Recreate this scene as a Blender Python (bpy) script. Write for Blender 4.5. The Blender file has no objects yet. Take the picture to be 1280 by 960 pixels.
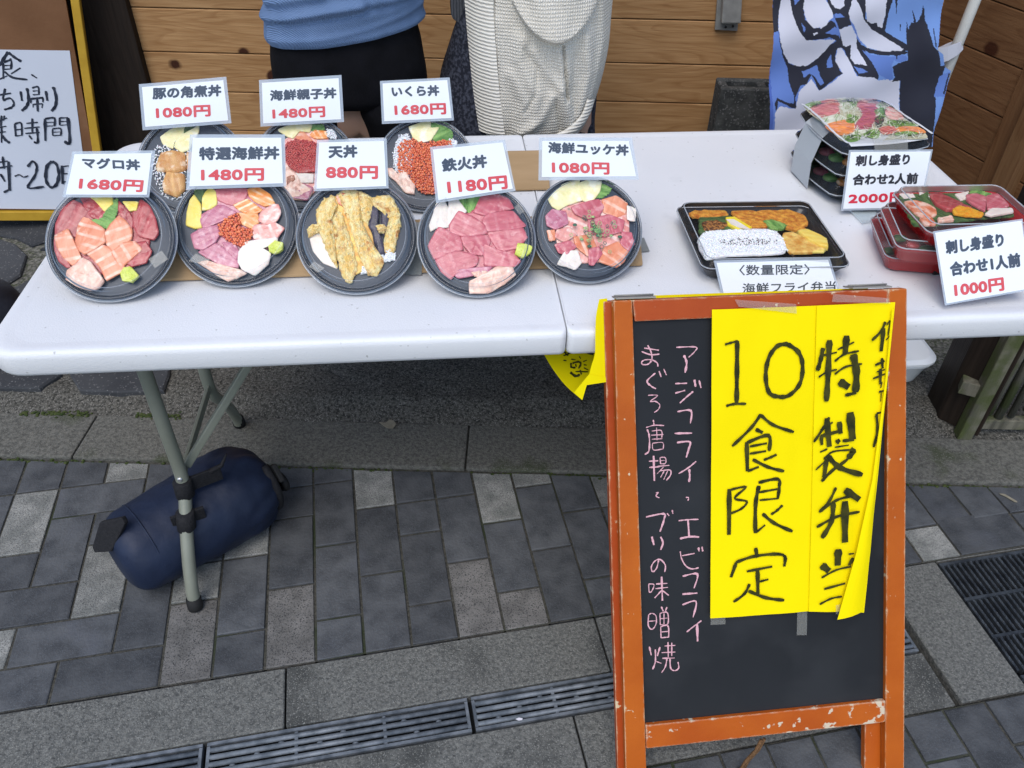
import bpy, bmesh, math, random
from mathutils import Vector, Matrix, noise, Quaternion
from mathutils.geometry import tessellate_polygon
random.seed(7)
SC = bpy.context.scene
COL = SC.collection
# ---------------------------------------------------------------- camera
CP = Vector((.7224, -1.0459, 1.5115)); PITCH, YAW, ROLL, F = .6991, .0986, .0207, 1018.0
_f = Vector((math.sin(YAW)*math.cos(PITCH), math.cos(YAW)*math.cos(PITCH), -math.sin(PITCH)))
_r0 = Vector((math.cos(YAW), -math.sin(YAW), 0)); _u0 = _r0.cross(_f)
CR = math.cos(ROLL)*_r0+math.sin(ROLL)*_u0; CU = -math.sin(ROLL)*_r0+math.cos(ROLL)*_u0
cam = bpy.data.cameras.new('camera'); co = bpy.data.objects.new('camera', cam); COL.objects.link(co)
cam.sensor_width = 36; cam.lens = F/1280*36; cam.clip_start = .02; cam.clip_end = 200
m = Matrix.Identity(4)
for i in range(3):
    m[i][0] = CR[i]; m[i][1] = CU[i]; m[i][2] = -_f[i]; m[i][3] = CP[i]
co.matrix_world = m
SC.camera = co
# ---------------------------------------------------------------- light: open shade under a bright, pale sky
W = bpy.data.worlds.new('World'); SC.world = W; W.use_nodes = True
nt = W.node_tree
sky = nt.nodes.new('ShaderNodeTexSky'); sky.sky_type = 'NISHITA'; sky.sun_disc = False
sky.sun_elevation = math.radians(58); sky.sun_rotation = math.radians(205)
sky.air_density = 1.0; sky.dust_density = 1.5; sky.ozone_density = 1.0
bg = nt.nodes['Background']; nt.links.new(sky.outputs[0], bg.inputs[0]); bg.inputs[1].default_value = .15
sl = bpy.data.lights.new('sun', 'SUN'); so = bpy.data.objects.new('sun', sl); COL.objects.link(so)
sl.energy = 1.15; sl.angle = math.radians(40); sl.color = (1, .97, .93)
sd = Vector((math.sin(math.radians(205))*math.cos(math.radians(58)), math.cos(math.radians(205))*math.cos(math.radians(58)), math.sin(math.radians(58))))
so.rotation_euler = sd.to_track_quat('Z', 'Y').to_euler()
SC.view_settings.view_transform = 'Standard'; SC.view_settings.look = 'None'
SC.view_settings.gamma = 1; SC.view_settings.exposure = .55
try:
    SC.cycles.use_denoising = True
    SC.cycles.max_bounces = 8; SC.cycles.transparent_max_bounces = 12
except Exception: pass
# ---------------------------------------------------------------- geometry helpers
def ray(px, py): return CR*((px-640)/F)+CU*(-(py-480)/F)+_f
class Plane:
    """a real plane of the place; hit() is where a line of sight meets it"""
    def __init__(s, p, n): s.p = Vector(p); s.n = Vector(n).normalized()
    def hit(s, px, py, lift=0):
        d = ray(px, py); q = s.p+s.n*lift
        return CP+d*(s.n.dot(q-CP)/s.n.dot(d))
def Zp(z): return Plane((0, 0, z), (0, 0, 1))
def Yp(y): return Plane((0, y, 0), (0, -1, 0))
def V(*a): return Vector(a)
def nums(s): return [tuple(map(float, t.split(','))) for t in s.split()]
def tag(o, label=None, cat=None, group=None, kind=None):
    if label: o['label'] = label
    if cat: o['category'] = cat
    if group: o['group'] = group
    if kind: o['kind'] = kind
    return o
def thing(name, loc, label, cat, group=None):
    o = bpy.data.objects.new(name, None); COL.objects.link(o); o.location = loc
    o.empty_display_size = .05
    return tag(o, label, cat, group)
def pw(parent):
    t = Vector((0, 0, 0))
    while parent is not None: t += parent.location; parent = parent.parent
    return t
def MO(name, vs, fs, mat, parent=None, smooth=False, origin=None, basis=None):
    """mesh from world coordinates; own origin (bbox centre); optional basis (3 axes) for its object space"""
    vs = [Vector(v) for v in vs]
    if origin is None:
        lo = Vector([min(v[i] for v in vs) for i in range(3)]); hi = Vector([max(v[i] for v in vs) for i in range(3)]); origin = (lo+hi)/2
    if basis:
        B = Matrix((basis[0], basis[1], basis[2])).transposed().to_4x4()
    else: B = Matrix.Identity(4)
    Mw = Matrix.Translation(origin) @ B; inv = Mw.inverted()
    me = bpy.data.meshes.new(name); me.from_pydata([inv @ v for v in vs], [], fs); me.update()
    if smooth:
        me.polygons.foreach_set('use_smooth', [True]*len(me.polygons))
    o = bpy.data.objects.new(name, me); COL.objects.link(o)
    if mat: me.materials.append(mat)
    if parent is not None:
        o.parent = parent; base = parent.matrix_basis.copy(); p = parent.parent
        while p is not None: base = p.matrix_basis @ base; p = p.parent
        o.matrix_basis = base.inverted() @ Mw
    else: o.matrix_basis = Mw
    return o
def fixn(o):
    bm = bmesh.new(); bm.from_mesh(o.data); bmesh.ops.recalc_face_normals(bm, faces=bm.faces); bm.to_mesh(o.data); bm.free(); return o
def bevel(o, w, seg=2):
    bm = bmesh.new(); bm.from_mesh(o.data); bmesh.ops.recalc_face_normals(bm, faces=bm.faces)
    bmesh.ops.bevel(bm, geom=list(bm.edges), offset=w, segments=seg, affect='EDGES', profile=.6)
    bm.to_mesh(o.data); bm.free(); return o
class G:
    """collects geometry in world coordinates"""
    def __init__(s): s.v = []; s.f = []
    def add(s, vs, fs):
        k = len(s.v); s.v += [Vector(v) for v in vs]; s.f += [tuple(i+k for i in f) for f in fs]; return s
    def box(s, c, h, ax=None, rz=0):
        c = Vector(c)
        if ax is None: ax = (V(math.cos(rz), math.sin(rz), 0), V(-math.sin(rz), math.cos(rz), 0), V(0, 0, 1))
        vs = [c+ax[0]*(h[0]*a)+ax[1]*(h[1]*b)+ax[2]*(h[2]*d) for a in (-1, 1) for b in (-1, 1) for d in (-1, 1)]
        return s.add(vs, [(0, 1, 3, 2), (4, 6, 7, 5), (0, 4, 5, 1), (2, 3, 7, 6), (0, 2, 6, 4), (1, 5, 7, 3)])
    def prism(s, poly, d):
        """closed polygon (world points, any plane) extruded by vector d"""
        n = len(poly); d = Vector(d); poly = [Vector(p) for p in poly]
        tris = tessellate_polygon([poly])
        vs = poly+[p+d for p in poly]
        fs = [tuple(t) for t in tris]+[tuple(i+n for i in reversed(t)) for t in tris]+[(i, (i+1) % n, (i+1) % n+n, i+n) for i in range(n)]
        return s.add(vs, fs)
    def tube(s, pts, r, n=12, cap=True):
        pts = [Vector(p) for p in pts]; rs = r if isinstance(r, (list, tuple)) else [r]*len(pts)
        vs = []; fs = []; t0 = None; nrm = None
        for i, p in enumerate(pts):
            t = (pts[min(i+1, len(pts)-1)]-pts[max(i-1, 0)]).normalized()
            if nrm is None:
                nrm = t.orthogonal().normalized()
            else: nrm = (nrm-t*nrm.dot(t)).normalized()
            b = t.cross(nrm)
            for k in range(n):
                a = 2*math.pi*k/n; vs.append(p+(nrm*math.cos(a)+b*math.sin(a))*rs[i])
        for i in range(len(pts)-1):
            for k in range(n): fs.append((i*n+k, i*n+(k+1) % n, (i+1)*n+(k+1) % n, (i+1)*n+k))
        if cap: fs.append(tuple(reversed(range(n)))); fs.append(tuple(range((len(pts)-1)*n, len(pts)*n)))
        return s.add(vs, fs)
    def lathe(s, prof, o, ax, n=64):
        """prof = (r, h) list; ax = (u, v, w) basis, w is the axis"""
        o = Vector(o); vs = []; fs = []
        for r, h in prof:
            for k in range(n):
                a = 2*math.pi*k/n; vs.append(o+ax[0]*(r*math.cos(a))+ax[1]*(r*math.sin(a))+ax[2]*h)
        for i in range(len(prof)-1):
            for k in range(n): fs.append((i*n+k, i*n+(k+1) % n, (i+1)*n+(k+1) % n, (i+1)*n+k))
        return s.add(vs, fs)
    def ball(s, c, r, q=(1, 1, 1), nu=8, nv=5):
        c = Vector(c); vs = [c+V(0, 0, r*q[2])]; fs = []
        for i in range(1, nv):
            t = math.pi*i/nv
            for k in range(nu):
                a = 2*math.pi*k/nu; vs.append(c+V(r*q[0]*math.sin(t)*math.cos(a), r*q[1]*math.sin(t)*math.sin(a), r*q[2]*math.cos(t)))
        vs.append(c-V(0, 0, r*q[2])); L = len(vs)-1
        for k in range(nu): fs.append((0, 1+k, 1+(k+1) % nu)); fs.append((L, L-nu+(k+1) % nu, L-nu+k))
        for i in range(nv-2):
            for k in range(nu): fs.append((1+i*nu+k, 1+(i+1)*nu+k, 1+(i+1)*nu+(k+1) % nu, 1+i*nu+(k+1) % nu))
        return s.add(vs, fs)
    def obj(s, name, mat, parent=None, smooth=False, **k): return MO(name, s.v, s.f, mat, parent, smooth, **k)
def catmull(pts, n, closed=True):
    out = []; L = len(pts)
    seg = L if closed else L-1
    per = max(1, n//seg)
    for i in range(seg):
        g = (lambda j: pts[j % L]) if closed else (lambda j: pts[max(0, min(L-1, j))])
        a, b, c, d = g(i-1), g(i), g(i+1), g(i+2)
        for k in range(per):
            t = k/per
            out.append(tuple(.5*((2*b[q])+(-a[q]+c[q])*t+(2*a[q]-5*b[q]+4*c[q]-d[q])*t*t+(-a[q]+3*b[q]-3*c[q]+d[q])*t**3) for q in range(len(b))))
    if not closed: out.append(tuple(pts[-1]))
    return out
def clip(poly, a, b, c):
    """keep a*x+b*y<=c (2D)"""
    out = []
    for i in range(len(poly)):
        p, q = poly[i], poly[(i+1) % len(poly)]
        fp, fq = a*p[0]+b*p[1]-c, a*q[0]+b*q[1]-c
        if fp <= 0: out.append(p)
        if fp*fq < 0:
            t = fp/(fp-fq); out.append((p[0]+(q[0]-p[0])*t, p[1]+(q[1]-p[1])*t))
    return out
# ---------------------------------------------------------------- material helpers
def N(nt, t, **k):
    n = nt.nodes.new(t)
    for a, b in k.items():
        if a in n.inputs.keys() if isinstance(a, str) else False: n.inputs[a].default_value = b
        else: setattr(n, a, b)
    return n
def mat(name, c1, c2=None, scale=8, rough=.6, bump=0, bscale=60, st=(1, 1, 1), metal=0, spec=.3, det=4, contrast=(.35, .65),
        speck=None, speck_scale=200, speck_w=.1, wave=None, coat=0, trans=0, alpha=1, vary=0, sss=0, bst=None, sheen=0, c3=None, s3=3, t3=.6, lines=None):
    m = bpy.data.materials.new(name); m.use_nodes = True; nt = m.node_tree; L = nt.links.new
    b = nt.nodes['Principled BSDF']
    b.inputs['Roughness'].default_value = rough; b.inputs['Metallic'].default_value = metal
    b.inputs['Specular IOR Level'].default_value = spec
    if coat: b.inputs['Coat Weight'].default_value = coat; b.inputs['Coat Roughness'].default_value = .08
    if trans: b.inputs['Transmission Weight'].default_value = trans
    if alpha < 1: b.inputs['Alpha'].default_value = alpha
    if sss: b.inputs['Subsurface Weight'].default_value = sss; b.inputs['Subsurface Scale'].default_value = .004
    if sheen: b.inputs['Sheen Weight'].default_value = sheen
    tc = nt.nodes.new('ShaderNodeTexCoord'); oi = nt.nodes.new('ShaderNodeObjectInfo')
    off = nt.nodes.new('ShaderNodeVectorMath'); off.operation = 'MULTIPLY'; L(oi.outputs['Random'], off.inputs[0]); off.inputs[1].default_value = (37.1, 17.3, 9.7)
    ad = nt.nodes.new('ShaderNodeVectorMath'); ad.operation = 'ADD'; L(tc.outputs['Object'], ad.inputs[0]); L(off.outputs[0], ad.inputs[1])
    mp = nt.nodes.new('ShaderNodeMapping'); L(ad.outputs[0], mp.inputs[0]); mp.inputs['Scale'].default_value = st
    col = None
    if c2 is not None:
        if wave:
            t = nt.nodes.new('ShaderNodeTexWave'); t.inputs['Scale'].default_value = scale; t.inputs['Distortion'].default_value = wave[0]
            t.inputs['Detail'].default_value = 2; t.inputs['Detail Scale'].default_value = wave[1]; fac = t.outputs['Fac']
        else:
            t = nt.nodes.new('ShaderNodeTexNoise'); t.inputs['Scale'].default_value = scale; t.inputs['Detail'].default_value = det; fac = t.outputs['Fac']
        L(mp.outputs[0], t.inputs['Vector'])
        r = nt.nodes.new('ShaderNodeValToRGB'); L(fac, r.inputs[0])
        r.color_ramp.elements[0].position, r.color_ramp.elements[1].position = contrast
        r.color_ramp.elements[0].color = (*c1, 1); r.color_ramp.elements[1].color = (*c2, 1); col = r.outputs[0]
    else:
        r = nt.nodes.new('ShaderNodeRGB'); r.outputs[0].default_value = (*c1, 1); col = r.outputs[0]
    if c3 is not None:
        t = nt.nodes.new('ShaderNodeTexNoise'); t.inputs['Scale'].default_value = s3; t.inputs['Detail'].default_value = 5; L(ad.outputs[0], t.inputs['Vector'])
        r = nt.nodes.new('ShaderNodeValToRGB'); L(t.outputs['Fac'], r.inputs[0]); r.color_ramp.elements[0].position = t3-.06; r.color_ramp.elements[1].position = t3+.06
        mx = nt.nodes.new('ShaderNodeMix'); mx.data_type = 'RGBA'; L(r.outputs[0], mx.inputs[0]); L(col, mx.inputs[6]); mx.inputs[7].default_value = (*c3, 1); col = mx.outputs[2]
    if lines is not None:   # thin wandering fat lines
        lc, ls, lw, lm = lines
        t = nt.nodes.new('ShaderNodeTexWave'); t.inputs['Scale'].default_value = ls; t.inputs['Distortion'].default_value = 3.2; t.inputs['Detail'].default_value = 3; t.inputs['Detail Scale'].default_value = .9
        m3 = nt.nodes.new('ShaderNodeMapping'); L(ad.outputs[0], m3.inputs[0]); m3.inputs['Scale'].default_value = (1, .35, 1); L(m3.outputs[0], t.inputs['Vector'])
        r = nt.nodes.new('ShaderNodeValToRGB'); L(t.outputs['Fac'], r.inputs[0]); r.color_ramp.elements[0].position = 1-lw; r.color_ramp.elements[1].position = 1-lw*.3
        n5 = nt.nodes.new('ShaderNodeTexNoise'); n5.inputs['Scale'].default_value = 45; L(ad.outputs[0], n5.inputs['Vector'])
        k5 = nt.nodes.new('ShaderNodeMapRange'); L(n5.outputs['Fac'], k5.inputs[0]); k5.inputs[1].default_value = .35; k5.inputs[2].default_value = .65; k5.inputs[4].default_value = lm
        mm = nt.nodes.new('ShaderNodeMath'); mm.operation = 'MULTIPLY'; L(r.outputs[0], mm.inputs[0]); L(k5.outputs[0], mm.inputs[1])
        mx = nt.nodes.new('ShaderNodeMix'); mx.data_type = 'RGBA'; L(mm.outputs[0], mx.inputs[0]); L(col, mx.inputs[6]); mx.inputs[7].default_value = (*lc, 1); col = mx.outputs[2]
    if speck is not None:
        t = nt.nodes.new('ShaderNodeTexVoronoi'); t.inputs['Scale'].default_value = speck_scale; L(ad.outputs[0], t.inputs['Vector'])
        wn = nt.nodes.new('ShaderNodeSeparateColor'); L(t.outputs['Color'], wn.inputs[0])
        cr = nt.nodes.new('ShaderNodeValToRGB'); L(wn.outputs[0], cr.inputs[0]); cr.color_ramp.elements[0].position = 1-speck_w*1.6; cr.color_ramp.elements[1].position = 1-speck_w*.4
        mx = nt.nodes.new('ShaderNodeMix'); mx.data_type = 'RGBA'; L(cr.outputs[0], mx.inputs[0]); L(col, mx.inputs[6]); mx.inputs[7].default_value = (*speck, 1); col = mx.outputs[2]
    if vary:
        h = nt.nodes.new('ShaderNodeHueSaturation'); mr = nt.nodes.new('ShaderNodeMapRange'); L(oi.outputs['Random'], mr.inputs[0])
        mr.inputs[3].default_value = 1-vary; mr.inputs[4].default_value = 1+vary; L(mr.outputs[0], h.inputs['Value']); L(col, h.inputs['Color']); col = h.outputs[0]
    L(col, b.inputs['Base Color'])
    if bump:
        t = nt.nodes.new('ShaderNodeTexNoise'); t.inputs['Scale'].default_value = bscale; t.inputs['Detail'].default_value = 5
        mp2 = nt.nodes.new('ShaderNodeMapping'); L(ad.outputs[0], mp2.inputs[0]); mp2.inputs['Scale'].default_value = bst or st; L(mp2.outputs[0], t.inputs['Vector'])
        bp = nt.nodes.new('ShaderNodeBump'); bp.inputs['Strength'].default_value = bump; bp.inputs['Distance'].default_value = .003
        L(t.outputs['Fac'], bp.inputs['Height']); L(bp.outputs[0], b.inputs['Normal'])
    return m
def film(name, tint, gloss, dens, ior=1.25):
    """thin clear plastic: mostly see-through, a little milky, glossy"""
    m = bpy.data.materials.new(name); m.use_nodes = True; nt = m.node_tree; L = nt.links.new; nt.nodes.clear()
    out = nt.nodes.new('ShaderNodeOutputMaterial'); tr = nt.nodes.new('ShaderNodeBsdfTransparent'); df = nt.nodes.new('ShaderNodeBsdfPrincipled')
    df.inputs['Base Color'].default_value = (*tint, 1); df.inputs['Roughness'].default_value = gloss; df.inputs['Coat Weight'].default_value = .5
    ge = nt.nodes.new('ShaderNodeNewGeometry'); nz = nt.nodes.new('ShaderNodeTexNoise'); nz.inputs['Scale'].default_value = 35
    tc = nt.nodes.new('ShaderNodeTexCoord'); L(tc.outputs['Object'], nz.inputs['Vector'])
    bp = nt.nodes.new('ShaderNodeBump'); bp.inputs['Strength'].default_value = .15; bp.inputs['Distance'].default_value = .002; L(nz.outputs['Fac'], bp.inputs['Height']); L(bp.outputs[0], df.inputs['Normal'])
    fr = nt.nodes.new('ShaderNodeFresnel'); fr.inputs[0].default_value = ior
    ma = nt.nodes.new('ShaderNodeMath'); ma.operation = 'ADD'; ma.use_clamp = True; L(fr.outputs[0], ma.inputs[0]); ma.inputs[1].default_value = dens
    mx = nt.nodes.new('ShaderNodeMixShader'); L(ma.outputs[0], mx.inputs[0]); L(tr.outputs[0], mx.inputs[1]); L(df.outputs[0], mx.inputs[2]); L(mx.outputs[0], out.inputs[0])
    return m
# ---------------------------------------------------------------- lettering
_fc = {}
def glyphs(s, bold):
    k = (s, bold)
    if k in _fc: return _fc[k]
    cu = bpy.data.curves.new('t', 'FONT'); cu.body = s; cu.size = 1; cu.offset = 0; cu.fill_mode = 'FRONT'; cu.resolution_u = 3; cu.space_character = 1.04
    o = bpy.data.objects.new('t', cu); COL.objects.link(o)
    me = o.to_mesh()
    vs = [(v.co.x, v.co.y) for v in me.vertices]; fs = [tuple(p.vertices) for p in me.polygons]
    o.to_mesh_clear(); bpy.data.objects.remove(o); bpy.data.curves.remove(cu)
    x0, x1 = min(v[0] for v in vs), max(v[0] for v in vs); y0, y1 = min(v[1] for v in vs), max(v[1] for v in vs)
    r = ([((x-x0)/(x1-x0), (y-y0)/(y1-y0)) for x, y in vs], fs); _fc[k] = r; return r
def text(name, s, crop, bl, br, tl, plane, lift, m, parent, bold=.022):
    ox, oy, sc = crop; vs, fs = glyphs(s, bold)
    q = [plane.hit(ox+p[0]/sc, oy+p[1]/sc, lift) for p in (bl, br, tl)]
    ux = (q[1]-q[0]).normalized(); uy = (q[2]-q[0]).normalized(); H = (q[2]-q[0]).length; r = bold*H; g = G()
    for k in range(7):   # heavy face: the strokes thickened all round
        a = k*math.pi/3; o = (ux*math.cos(a)+uy*math.sin(a))*(r if k else 0)+plane.n*(.000012*k)
        i0 = r/(q[1]-q[0]).length; i1 = r/H
        g.add([q[0]+(q[1]-q[0])*(i0+u*(1-2*i0))+(q[2]-q[0])*(i1+v*(1-2*i1))+o for u, v in vs], fs)
    return g.obj(name, m, parent)
def ribbon(g, pts3, w, nrm, rag=0):
    """brush or chalk stroke of width w lying on a plane with normal nrm"""
    n = len(pts3); L = []; R = []
    for i, p in enumerate(pts3):
        t = (pts3[min(i+1, n-1)]-pts3[max(i-1, 0)])
        t = t.normalized() if t.length > 1e-9 else V(1, 0, 0)
        s = nrm.cross(t).normalized(); a = w/2*(.85+.15*math.sin(i*1.7)+rag*random.uniform(-1, 1))
        if i in (0, n-1): a *= .8
        L.append(p+s*a); R.append(p-s*a)
    k = len(g.v); g.add(L+R, [(i, i+1, n+i+1, n+i) for i in range(n-1)])
def strokes(name, data, crop, plane, lift, m, parent, wscale=1.0, wdef=10, rag=.12, step=.00003):
    """data: 'x,y x,y|w; ...' in the crop's own grid"""
    ox, oy, sc = crop; k = 0; items = []
    for s in data.split(';'):
        s = s.strip()
        if not s: continue
        w = wdef
        if '|' in s: s, w = s.split('|'); w = float(w)
        pts = nums(s); e = w/2+1
        bb = [min(p[0] for p in pts)-e, max(p[0] for p in pts)+e, min(p[1] for p in pts)-e, max(p[1] for p in pts)+e]
        items.append([pts, w, bb])
    groups = []      # strokes that touch belong to one character
    for it in items:
        hit = [q for q in groups if any(not (it[2][1] < o[2][0] or it[2][0] > o[2][1] or it[2][3] < o[2][2] or it[2][2] > o[2][3]) for o in q)]
        new = [it]
        for q in hit: new = q+new; groups.remove(q)
        groups.append(new)
    for grp in groups:
      g = G()
      for pts, w, bb in grp:
        pts = [tuple(p) for p in pts]
        dense = catmull(pts, 5*max(1, len(pts)-1), closed=False) if len(pts) > 2 else [tuple(pts[0][q]+(pts[1][q]-pts[0][q])*t/4 for q in (0, 1)) for t in range(5)]
        p3 = [plane.hit(ox+p[0]/sc, oy+p[1]/sc, lift+k*step) for p in dense]
        px = (plane.hit(ox+pts[0][0]/sc+1, oy+pts[0][1]/sc)-plane.hit(ox+pts[0][0]/sc, oy+pts[0][1]/sc)).length
        ribbon(g, p3, w/sc*px*wscale, plane.n, rag); k += 1
      g.obj(name, m, parent)
def pxpoly(pts, crop, plane, lift=0):
    ox, oy, sc = crop
    return [plane.hit(ox+p[0]/sc, oy+p[1]/sc, lift) for p in (nums(pts) if isinstance(pts, str) else pts)]
# ================================================================ materials
DK = mat('dark paver', (.047, .050, .054), (.090, .094, .098), 20, .8, .6, 160, det=9, speck=(.09, .10, .11), speck_scale=900, speck_w=.12, vary=.16, c3=(.085, .09, .10), s3=7, t3=.68)
LT = mat('pale paver', (.17, .175, .16), (.29, .29, .265), 25, .85, .8, 200, speck=(.08, .08, .08), speck_scale=800, speck_w=.22, vary=.15)
BR = mat('brownish paver', (.12, .116, .108), (.19, .182, .17), 25, .85, .7, 200, speck=(.05, .05, .05), speck_scale=500, speck_w=.16, vary=.1)
JOINT = mat('sandy mossy joint', (.035, .034, .028), (.035, .05, .015), 9, .95, .8, 150)
CONC = mat('exposed aggregate concrete', (.07, .072, .068), (.19, .19, .172), 150, .9, 1, 260, det=6, contrast=(.3, .72), speck=(.22, .22, .20), speck_scale=560, speck_w=.10, c3=(.06, .062, .058), s3=5, t3=.62)
CURB = mat('curb concrete', (.075, .074, .065), (.15, .147, .127), 110, .9, 1, 220, det=8, speck=(.18, .18, .16), speck_scale=600, speck_w=.07, c3=(.05, .06, .03), s3=6, t3=.66)
ROUGH = mat('rough dark stone', (.024, .024, .020), (.15, .143, .122), 130, .95, 1, 130, det=8, contrast=(.35, .75), speck=(.20, .19, .17), speck_scale=420, speck_w=.12)
SLAB = mat('dark stone slab', (.028, .031, .036), (.055, .058, .062), 6, .8, .5, 60, vary=.12, speck=(.15, .15, .15), speck_scale=300, speck_w=.04)
MORT = mat('pale rough mortar', (.05, .05, .043), (.20, .195, .165), 90, .95, 1, 130, speck=(.05, .06, .03), speck_scale=160, speck_w=.2)
MOSS = mat('moss', (.025, .045, .010), (.07, .085, .025), 90, .95, 1, 300)
IRON = mat('grey cast iron', (.09, .105, .12), (.19, .21, .23), 40, .5, .3, 200, metal=.15)
IRON2 = mat('dark cast iron', (.03, .035, .042), (.07, .08, .09), 40, .45, .3, 200, metal=.3)
BLK = mat('black void', (.008, .009, .01), None, rough=.8)
def wood(name, c1, c2, knots=True, gscale=5, st=(.6, 9, 9), rough=.6, dark=(.045, .014, .006)):
    vert = st[0] > st[2]
    m = mat(name, c1, c2, 7, rough, .35, 14, st=(1, 1, 14) if not vert else (14, 14, 1), bst=(1, 1, 22) if not vert else (22, 22, 1), det=10, contrast=(.25, .75), vary=.10, spec=.2)
    nt = m.node_tree; L = nt.links.new; b = nt.nodes['Principled BSDF']; ad = [n for n in nt.nodes if n.type == 'VECT_MATH' and n.operation == 'ADD'][0]
    src = b.inputs['Base Color'].links[0].from_socket; out = src
    # flowing growth rings: a distance field bent by slow noise, seen as thin dark late-wood lines
    mp = nt.nodes.new('ShaderNodeMapping'); mp.inputs['Scale'].default_value = (.55, 0, 4.2) if not vert else (4.2, 0, .55); L(ad.outputs[0], mp.inputs[0])
    n1 = nt.nodes.new('ShaderNodeTexNoise'); n1.inputs['Scale'].default_value = 1.6; n1.inputs['Detail'].default_value = 2.5; n1.inputs['Roughness'].default_value = .45; L(mp.outputs[0], n1.inputs['Vector'])
    mu1 = nt.nodes.new('ShaderNodeMath'); mu1.operation = 'MULTIPLY'; L(n1.outputs['Fac'], mu1.inputs[0]); mu1.inputs[1].default_value = 24
    fr = nt.nodes.new('ShaderNodeMath'); fr.operation = 'FRACT'; L(mu1.outputs[0], fr.inputs[0])
    cr = nt.nodes.new('ShaderNodeValToRGB'); e = cr.color_ramp.elements; e[0].position = 0; e[0].color = (1, 1, 1, 1); e[1].position = 1; e[1].color = (.86, .82, .78, 1)
    q = cr.color_ramp.elements.new(.62); q.color = (.97, .96, .95, 1); q = cr.color_ramp.elements.new(.90); q.color = (.66, .56, .48, 1); L(fr.outputs[0], cr.inputs[0])
    mu = nt.nodes.new('ShaderNodeMix'); mu.data_type = 'RGBA'; mu.blend_type = 'MULTIPLY'; mu.inputs[0].default_value = .5; L(out, mu.inputs[6]); L(cr.outputs[0], mu.inputs[7]); out = mu.outputs[2]
    if knots:
        mk = nt.nodes.new('ShaderNodeMapping'); mk.inputs['Scale'].default_value = (.8, 0, 1); L(ad.outputs[0], mk.inputs[0])
        v = nt.nodes.new('ShaderNodeTexVoronoi'); v.inputs['Scale'].default_value = 8; v.inputs['Randomness'].default_value = .9; L(mk.outputs[0], v.inputs['Vector'])
        nz = nt.nodes.new('ShaderNodeTexNoise'); nz.inputs['Scale'].default_value = 50; L(ad.outputs[0], nz.inputs['Vector'])
        sc = nt.nodes.new('ShaderNodeSeparateColor'); L(v.outputs['Color'], sc.inputs[0])
        siz = nt.nodes.new('ShaderNodeMapRange'); L(sc.outputs[0], siz.inputs[0]); siz.inputs[1].default_value = .3; siz.inputs[2].default_value = 1; siz.inputs[3].default_value = .07; siz.inputs[4].default_value = .27
        a = nt.nodes.new('ShaderNodeMath'); a.operation = 'MULTIPLY_ADD'; L(nz.outputs['Fac'], a.inputs[0]); a.inputs[1].default_value = .05; L(v.outputs['Distance'], a.inputs[2])
        s2 = nt.nodes.new('ShaderNodeMath'); s2.operation = 'SUBTRACT'; L(siz.outputs[0], s2.inputs[0]); L(a.outputs[0], s2.inputs[1])
        cr = nt.nodes.new('ShaderNodeMapRange'); L(s2.outputs[0], cr.inputs[0]); cr.inputs[1].default_value = -.035; cr.inputs[2].default_value = .02
        mk2 = nt.nodes.new('ShaderNodeMix'); mk2.data_type = 'RGBA'; L(cr.outputs[0], mk2.inputs[0]); L(out, mk2.inputs[6]); mk2.inputs[7].default_value = (*dark, 1); out = mk2.outputs[2]
    L(out, b.inputs['Base Color']); return m
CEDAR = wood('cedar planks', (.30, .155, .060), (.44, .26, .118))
CEDAR2 = wood('shaded cedar planks', (.13, .060, .026), (.19, .098, .044))  # the same cedar darkened: shade on the side wall is put into the colour
DARKW = wood('black stained timber', (.012, .008, .006), (.026, .018, .013), knots=False, st=(9, 9, .6))
TRIM = wood('brown trim board', (.14, .07, .03), (.20, .11, .05), knots=False, st=(9, 9, .6))
GREYW = mat('weathered mossy wood', (.075, .072, .055), (.17, .16, .12), 6, .9, 1, 40, st=(9, 9, .7), c3=(.07, .085, .03), s3=9, t3=.55)
# ================================================================ ground
TH = math.radians(6.2); E1 = V(math.cos(TH), math.sin(TH), 0); E2 = V(-math.sin(TH), math.cos(TH), 0)
def AB(a, b, z=0): return E1*a+E2*b+V(0, 0, z)
g = G(); g.add([(-40, -40, -.03), (40, -40, -.03), (40, 40, -.03), (-40, 40, -.03)], [(0, 1, 2, 3)])
tag(g.obj('ground', JOINT), kind='structure')
SANDM = mat('joint sand and grit', (.040, .040, .034), (.085, .082, .068), 160, .95, 1, 200, det=6, c3=(.034, .044, .022), s3=5, t3=.60)
js_ = bpy.data.objects.new('joint_sand', None); COL.objects.link(js_); js_['kind'] = 'structure'
for b0_, b1_ in ((-.1515, .72), (-1.6, -.4835)):
    g = G(); g.add([E1*a+E2*b+V(0, 0, -.0042) for a, b in ((-3, b0_), (3.4, b0_), (3.4, b1_), (-3, b1_))], [(0, 1, 2, 3)]); g.obj('sand_bed', SANDM, js_)
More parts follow.
